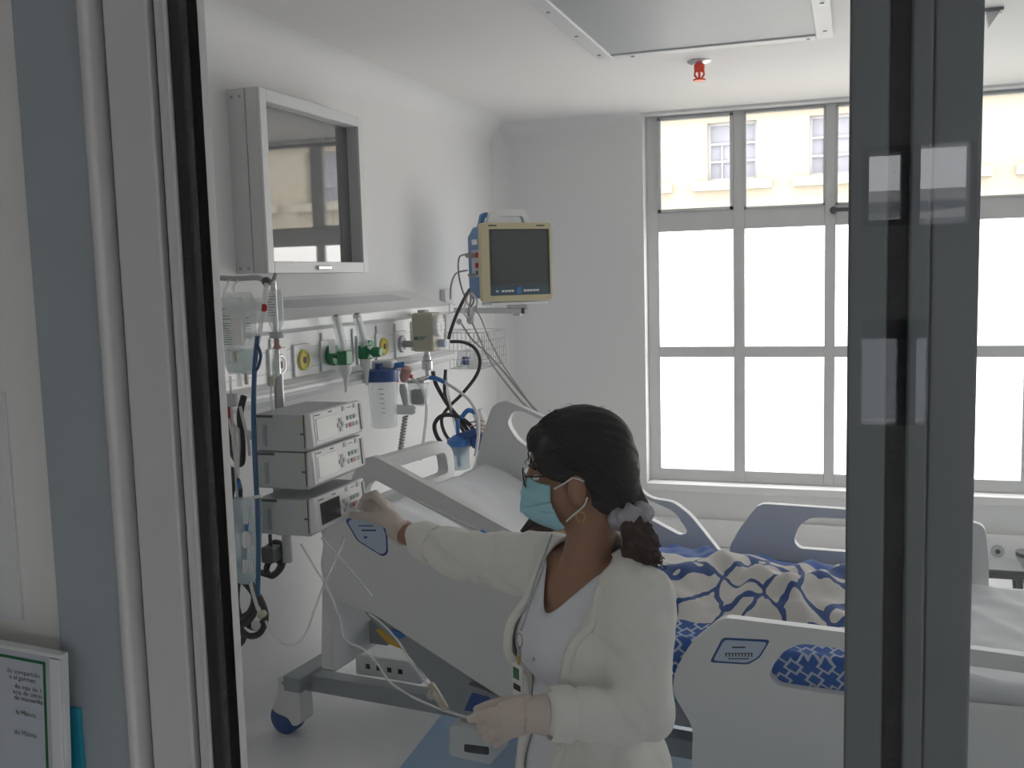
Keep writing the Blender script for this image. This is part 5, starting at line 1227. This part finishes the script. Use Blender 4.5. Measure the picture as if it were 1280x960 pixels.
# glasses
g = MB()
for s in (1, -1):
    g.tube([hp(.112-.018*((s*l-.032)/.03)**2*.35-.004, s*.034+.026*math.cos(a), .008+.019*math.sin(a)) for a, l in [(2*math.pi*k/20, .03) for k in range(20)]], .0016, 6, closed=True)
g.tube([hp(.108, -.009, .014), hp(.112, 0, .017), hp(.108, .009, .014)], .0016, 6, sm=3)
for s in (1, -1): g.tube([hp(.104, s*.060, .014), hp(.06, s*.079, .012), hp(.012, s*.084, .008)], .0018, 6, sm=3)
gs = g.build('glasses_frame', 'ink', NS, smooth=True)
for s in (1, -1): MB().add([hp(.106, s*.034, .008)] + [hp(.106, s*.034+.026*math.cos(2*math.pi*k/20), .008+.019*math.sin(2*math.pi*k/20)) for k in range(20)], [(0, 1+k, 1+(k+1) % 20) for k in range(20)]).build('lens', 'glass_clear', gs)
# scrub top
scb = MB(); torso(scb, .010)
for S_, E_ in ((SL, EL), (SR, ER)): scb.cap(S_, S_.lerp(E_, .4), .058, .052)
scb = remesh(scb, .010, 4)
def vneck(p):
    q = p-NB; l, f, z = q.dot(tl), q.dot(tf), q.z
    if z > -.015: return True
    return f > -.03 and z > -.118 and abs(l-.005) < .010+.085*(z+.118)/.105
scb = smooth_rim(drop(scb, lambda p: vneck(p)), 25)
scb.build('scrub_top', 'scrub', NS, smooth=True, solid=.002)
# trousers
tr = MB(); tr.ell(tp(0, -.01, -.5), (.165, .125, .10), MT_)
for s in (1, -1):
    ft = tp(s*.09, -.02, 0); tr.cap(tp(s*.075, -.01, -.50), tp(s*.085, .0, -.80), .092, .072); tr.cap(tp(s*.085, .0, -.80), V((ft.x, ft.y, .12)), .070, .06)
    MB().cap(V((ft.x, ft.y, .045))-tf*.03, V((ft.x, ft.y, .042))+tf*.15, .042, .038).build('shoe', 'plastic_white', NS, smooth=True)
remesh(tr, .014, 4).build('trousers', 'scrub', NS, smooth=True)
# cardigan: open in front
cd = MB(); torso(cd, .022); arms(cd, .013, .84)
cd.ell(tp(0, -.015, -.52), (.182, .142, .13), MT_, 28, 18)
cd.cap(tp(-.035, -.035, -.01), tp(.035, -.035, -.01), .052); cd.cap(tp(.115, -.02, -.075), tp(.150, -.02, -.11), .078, .07)
cd = remesh(cd, .0085, 5)
def opening(p):
    q = p-NB; l, f, z = q.dot(tl), q.dot(tf), q.z
    if z > .028: return True
    if f < .0: return f > -.012 and abs(l) < .075 and z > -.06 and False
    hi = .088+.03*min(1, max(0, (z+.2)/.2)) if z > -.2 else .088-.05*min(1, (-.2-z)/.15)
    lo = -.075+.0*z
    return lo < l < hi and f > .0 and z > -.62
def neckhole(p):
    q = p-NB; l, f, z = q.dot(tl), q.dot(tf), q.z
    return z > -.02 and f > -.055 and abs(l) < .085
cd = smooth_rim(drop(cd, lambda p: opening(p) or neckhole(p)), 25)
def segd(p, a, b):
    t = max(0, min(1, (p-a).dot(b-a)/(b-a).length_squared)); return (p-(a+(b-a)*t)).length, t
for i, p in enumerate(cd.v):
    q = p-NB; n = cd.n[i]
    w = .006*noise.noise(V((p.x*9, p.y*9, p.z*5)))
    d1, t1 = segd(p, SL, EL); d2, t2 = segd(p, EL, WL); d3, t3 = segd(p, SR, ER); d4, t4 = segd(p, ER, WR)
    if min(d1, d2) < .085:
        near_elbow = max(0, 1-(p-EL).length/.12)
        w += .004*math.sin(q.z*55+q.dot(tl)*45+q.dot(tf)*38+3*noise.noise(p*7))*near_elbow + .011*noise.noise(V((q.dot(tl)*15+q.z*6, q.dot(tf)*15, q.z*5+3)))*(.4+.6*t1) + .005*noise.noise(V((p.x*16+p.z*14, p.y*16, p.z*12-p.x*10)))
    elif min(d3, d4) < .08: w += .009*noise.noise(V((p.x*16+p.z*18, p.y*12, p.z*9)))+.004*noise.noise(V((p.x*34, p.y*34, p.z*14)))
    else:
        an = math.atan2(q.dot(tl), q.dot(tf)); dep = min(1, max(0, (-.12-q.z)/.25))
        w += .006*math.sin(an*9+3*noise.noise(V((q.z*3, an, 2))))*dep + .010*noise.noise(V((q.dot(tl)*16+q.z*4, q.dot(tf)*10, q.z*4+5)))
    rg = .16-min(.16, abs(noise.noise(V((p.x*11+p.z*9, p.y*11-p.z*4, p.z*7+1.7)))))
    near_joint = max(max(0, 1-(p-EL).length/.17), max(0, 1-(p-ER).length/.15), .6*max(0, 1-(p-SL).length/.16), .5*max(0, 1-(p-SR).length/.14))
    w -= rg*.075*(.25+near_joint)
    p += n*w
cd.build('cardigan', 'knit', NS, smooth=True, solid=.006)
def cuff(S_, E_, r0, r1, a0, a1, mat_='knit'):
    d = (E_-S_).normalized(); MB().lathe(S_, d, [(a0, r0*.9), (a0, r0), (a0+(a1-a0)*.12, r0+.003), (a0+(a1-a0)*.88, r1+.003), (a1, r1), (a1-.006, r1-.005), (a0+.01, r0-.006)], 24).build('cuff', mat_, NS, smooth='auto')
LL, LR = (WL-EL).length, (WR-ER).length
cuff(EL, WL, .050, .047, LL*.70, LL*.92); cuff(ER, WR, .049, .046, LR*.50, LR*.76)
# plackets along both open edges
def front_pt(l, z, e=.0):
    best = None
    for p in cd.v:
        q = p-NB
        if q.dot(tf) < .0: continue
        d = (q.dot(tl)-l)**2 + (q.z-z)**2
        if best is None or d < best[0]: best = (d, p)
    return best[1] + tf*e
def plk(fn, nm):
    pts = []
    for k in range(16):
        z = -.03-.56*k/15; pts.append(front_pt(fn(z), z))
    pts = catmull(pts, 3)
    mb = MB(); 
    for i, p in enumerate(pts): pass
    mb.tube(pts, .010, 8); mb.build(nm, 'knit', NS, smooth=True)
plk(lambda z: (.094+.03*min(1, max(0, (z+.2)/.2)) if z > -.2 else .094-.05*min(1, (-.2-z)/.15)), 'placket'); plk(lambda z: -.082, 'placket')
# lanyard, ring, badge
Yl = NY-.115
ly = thing('lanyard', PY(650, 830, Yl), 'thin grey lanyard with key ring hanging from the nurse neck', 'lanyard')
MB().tube([PY(x, y, yy) for x, y, yy in ((690, 668, NY-.01), (682, 690, NY-.06), (668, 728, NY-.105), (658, 768, NY-.128), (651, 788, NY-.13))], .0022, 6, sm=6).build('cord', 'plastic_grey', ly, smooth=True)
rc_ = PY(649, 800, NY-.132)
MB().tube([rc_+V((.0085*math.cos(a)*.9, -.004*math.cos(a), .014*math.sin(a))) for a in [2*math.pi*k/20 for k in range(20)]], .0016, 6, closed=True).build('ring', 'steel', ly, smooth=True)
MB().cyl(rc_+V((0, 0, -.014)), rc_+V((-.001, 0, -.03)), .004, n=8).build('swivel', 'steel', ly, smooth='auto'); MB().cyl(rc_+V((-.001, 0, -.03)), rc_+V((-.002, 0, -.05)), .005, .003, n=8).build('clip', 'gold', ly, smooth='auto')
bc0 = PY(647.5, 852, NY-.132)
bgd = thing('identity_badge', bc0-V((0, 0, .03)), 'white identity badge with green print clipped to the lanyard', 'badge')
br_ = V((.80, -.60, 0)).normalized(); bn_ = V((-.60, -.80, 0))
def bq_(nm, m, a0, a1, b0, b1, c, par=bgd):
    return MB().add([bc0+br_*a+up*b+bn_*cc for cc in (c, c+.0012) for a, b in ((a0, b0), (a1, b0), (a1, b1), (a0, b1))], [(0, 1, 2, 3), (4, 5, 6, 7), (0, 1, 5, 4), (1, 2, 6, 5), (2, 3, 7, 6), (3, 0, 4, 7)]).build(nm, m, par)
bq_('card', 'paper_white', -.018, .018, -.035, .035, 0); bq_('green_print', 'ink_green', -.013, .006, .005, .028, .0014); bq_('dark_print', 'ink', -.013, .010, -.018, -.006, .0014)
# embroidery on the scrub
for k in range(6):
    p = PY(666+1.2*k, 826-4.5*k, NY-.117); MB().tube([p, p+V((.004, -.001, .004)), p+V((.001, -.001, .007))], .0009, 5, sm=3).build('embroidery', 'ink_blue', NS, smooth=True)
# ---- gloves
def glove(name, shapes, mt='glove'):
    mb = MB()
    for pts, rs in shapes: cap_chain(mb, pts, rs)
    r = remesh(mb, .0036, 3)
    for i, p in enumerate(r.v): r.v[i] = p + r.n[i]*.0012*noise.noise(p*70)
    return r.build(name, mt, NS, smooth=True)
def ch(*pp): return [PY(*p) for p in pp]
Yr = 2.235
fing = [.0105, .010, .0092, .0082]
glove('glove', [
    (ch((500, 661, Yr), (494, 655, Yr), (478, 640, Yr+.01)), [.024, .025, .024]), (ch((497, 656, Yr+.02), (478, 636, Yr+.04)), [.024, .021]), (ch((497, 654, Yr+.03), (480, 632, Yr+.06)), [.02, .018]),
    (ch((480, 634, Yr-.005), (468, 619, Yr+.005), (456, 622, Yr+.02), (450, 634, Yr+.03)), fing), (ch((481, 632, Yr+.02), (469, 617, Yr+.03), (457, 621, Yr+.045), (452, 634, Yr+.055)), fing),
    (ch((482, 632, Yr+.045), (471, 619, Yr+.055), (461, 626, Yr+.065), (458, 637, Yr+.07)), [.0098, .0094, .0088, .0078]), (ch((483, 634, Yr+.065), (474, 624, Yr+.072), (466, 632, Yr+.08), (464, 640, Yr+.082)), [.0088, .0084, .0078, .007]),
    (ch((494, 657, Yr-.012), (472, 648, Yr-.012), (452, 645, Yr+.0), (438, 644, Yr+.015)), [.019, .0135, .0115, .0095])])
Yh = 1.69
glove('glove', [
    (ch((674, 893, Yh+.01), (655, 892, Yh), (634, 896, Yh-.01)), [.030, .030, .026]), (ch((656, 882, Yh+.005), (632, 888, Yh-.005)), [.022, .019]), (ch((656, 904, Yh), (632, 912, Yh-.008)), [.022, .018]), (ch((656, 896, Yh+.025), (636, 902, Yh+.02)), [.02, .017]),
    (ch((634, 890, Yh-.008), (612, 890, Yh-.012), (598, 895, Yh-.004), (588, 899, Yh+.006)), fing), (ch((634, 900, Yh-.012), (612, 903, Yh-.014), (600, 910, Yh+.0), (604, 916, Yh+.02)), fing),
    (ch((636, 910, Yh-.01), (616, 915, Yh-.01), (607, 922, Yh+.006), (614, 925, Yh+.026)), [.0098, .0094, .0088, .0078]), (ch((640, 917, Yh-.004), (625, 925, Yh-.002), (619, 930, Yh+.012), (626, 930, Yh+.028)), [.0088, .0084, .0078, .007]),
    (ch((652, 880, Yh+.025), (628, 879, Yh+.03), (610, 883, Yh+.025), (597, 887, Yh+.018)), [.017, .0125, .0108, .0092])])
# glove cuffs flaring at the wrists
for W_, E_, mtc, sh_ in ((WL, EL, .03, -.012), (WR, ER, .025, .004)):
    d = (W_-E_).normalized(); MB().lathe(W_+d*sh_, d, [(0, mtc+.006), (.003, mtc+.008), (.03, mtc+.003), (.045, mtc), (.04, mtc-.004), (.004, mtc+.004)], 22).build('glove_cuff', 'glove', NS, smooth='auto')
# tube held in the left hand with its clamp
tb = thing('held_drip_tube', PY(560, 880, 1.8), 'clear drip tube with cream roller clamp held in the gloved left hand', 'tube')
MB().tube(pth(1.9, (462, 768, 2.2), (480, 782, 2.15), (500, 805, 2.1), (515, 830, 2.05), (534, 855, 1.95), (545, 868), (555, 884), (572, 893, 1.8), (592, 899, 1.71)), .0028, 6, sm=6).build('tube', 'clear_tube', tb, smooth=True)
a, b = PY(538, 857, 1.93), PY(557, 886, 1.88); MB().lathe(a, b-a, [(0, .006), (.002, .0105), ((b-a).length*.95, .008), ((b-a).length, .005)], 10).build('clamp_body', 'beige', tb, smooth='auto')
q = PY(540, 868, 1.91); MB().cyl(q+V((-.003, .0, 0)), q+V((.003, -.004, 0)), .011, n=14).build('wheel', 'plastic_grey', tb, smooth='auto')
bt = PY(607, 668, 2.9)
bc1 = thing('blue_line_connector', bt, 'small bright blue connector on a clear line lying on the near head rail', 'connector')
MB().cyl(PY(601, 664, 2.93), PY(612, 672, 2.93), .010, n=10).build('body', 'blue_bright', bc1, smooth='auto'); MB().tube(pth(2.94, (520, 625), (560, 645), (601, 664)), .004, 6, sm=4).build('line', 'clear_tube', bc1, smooth=True)
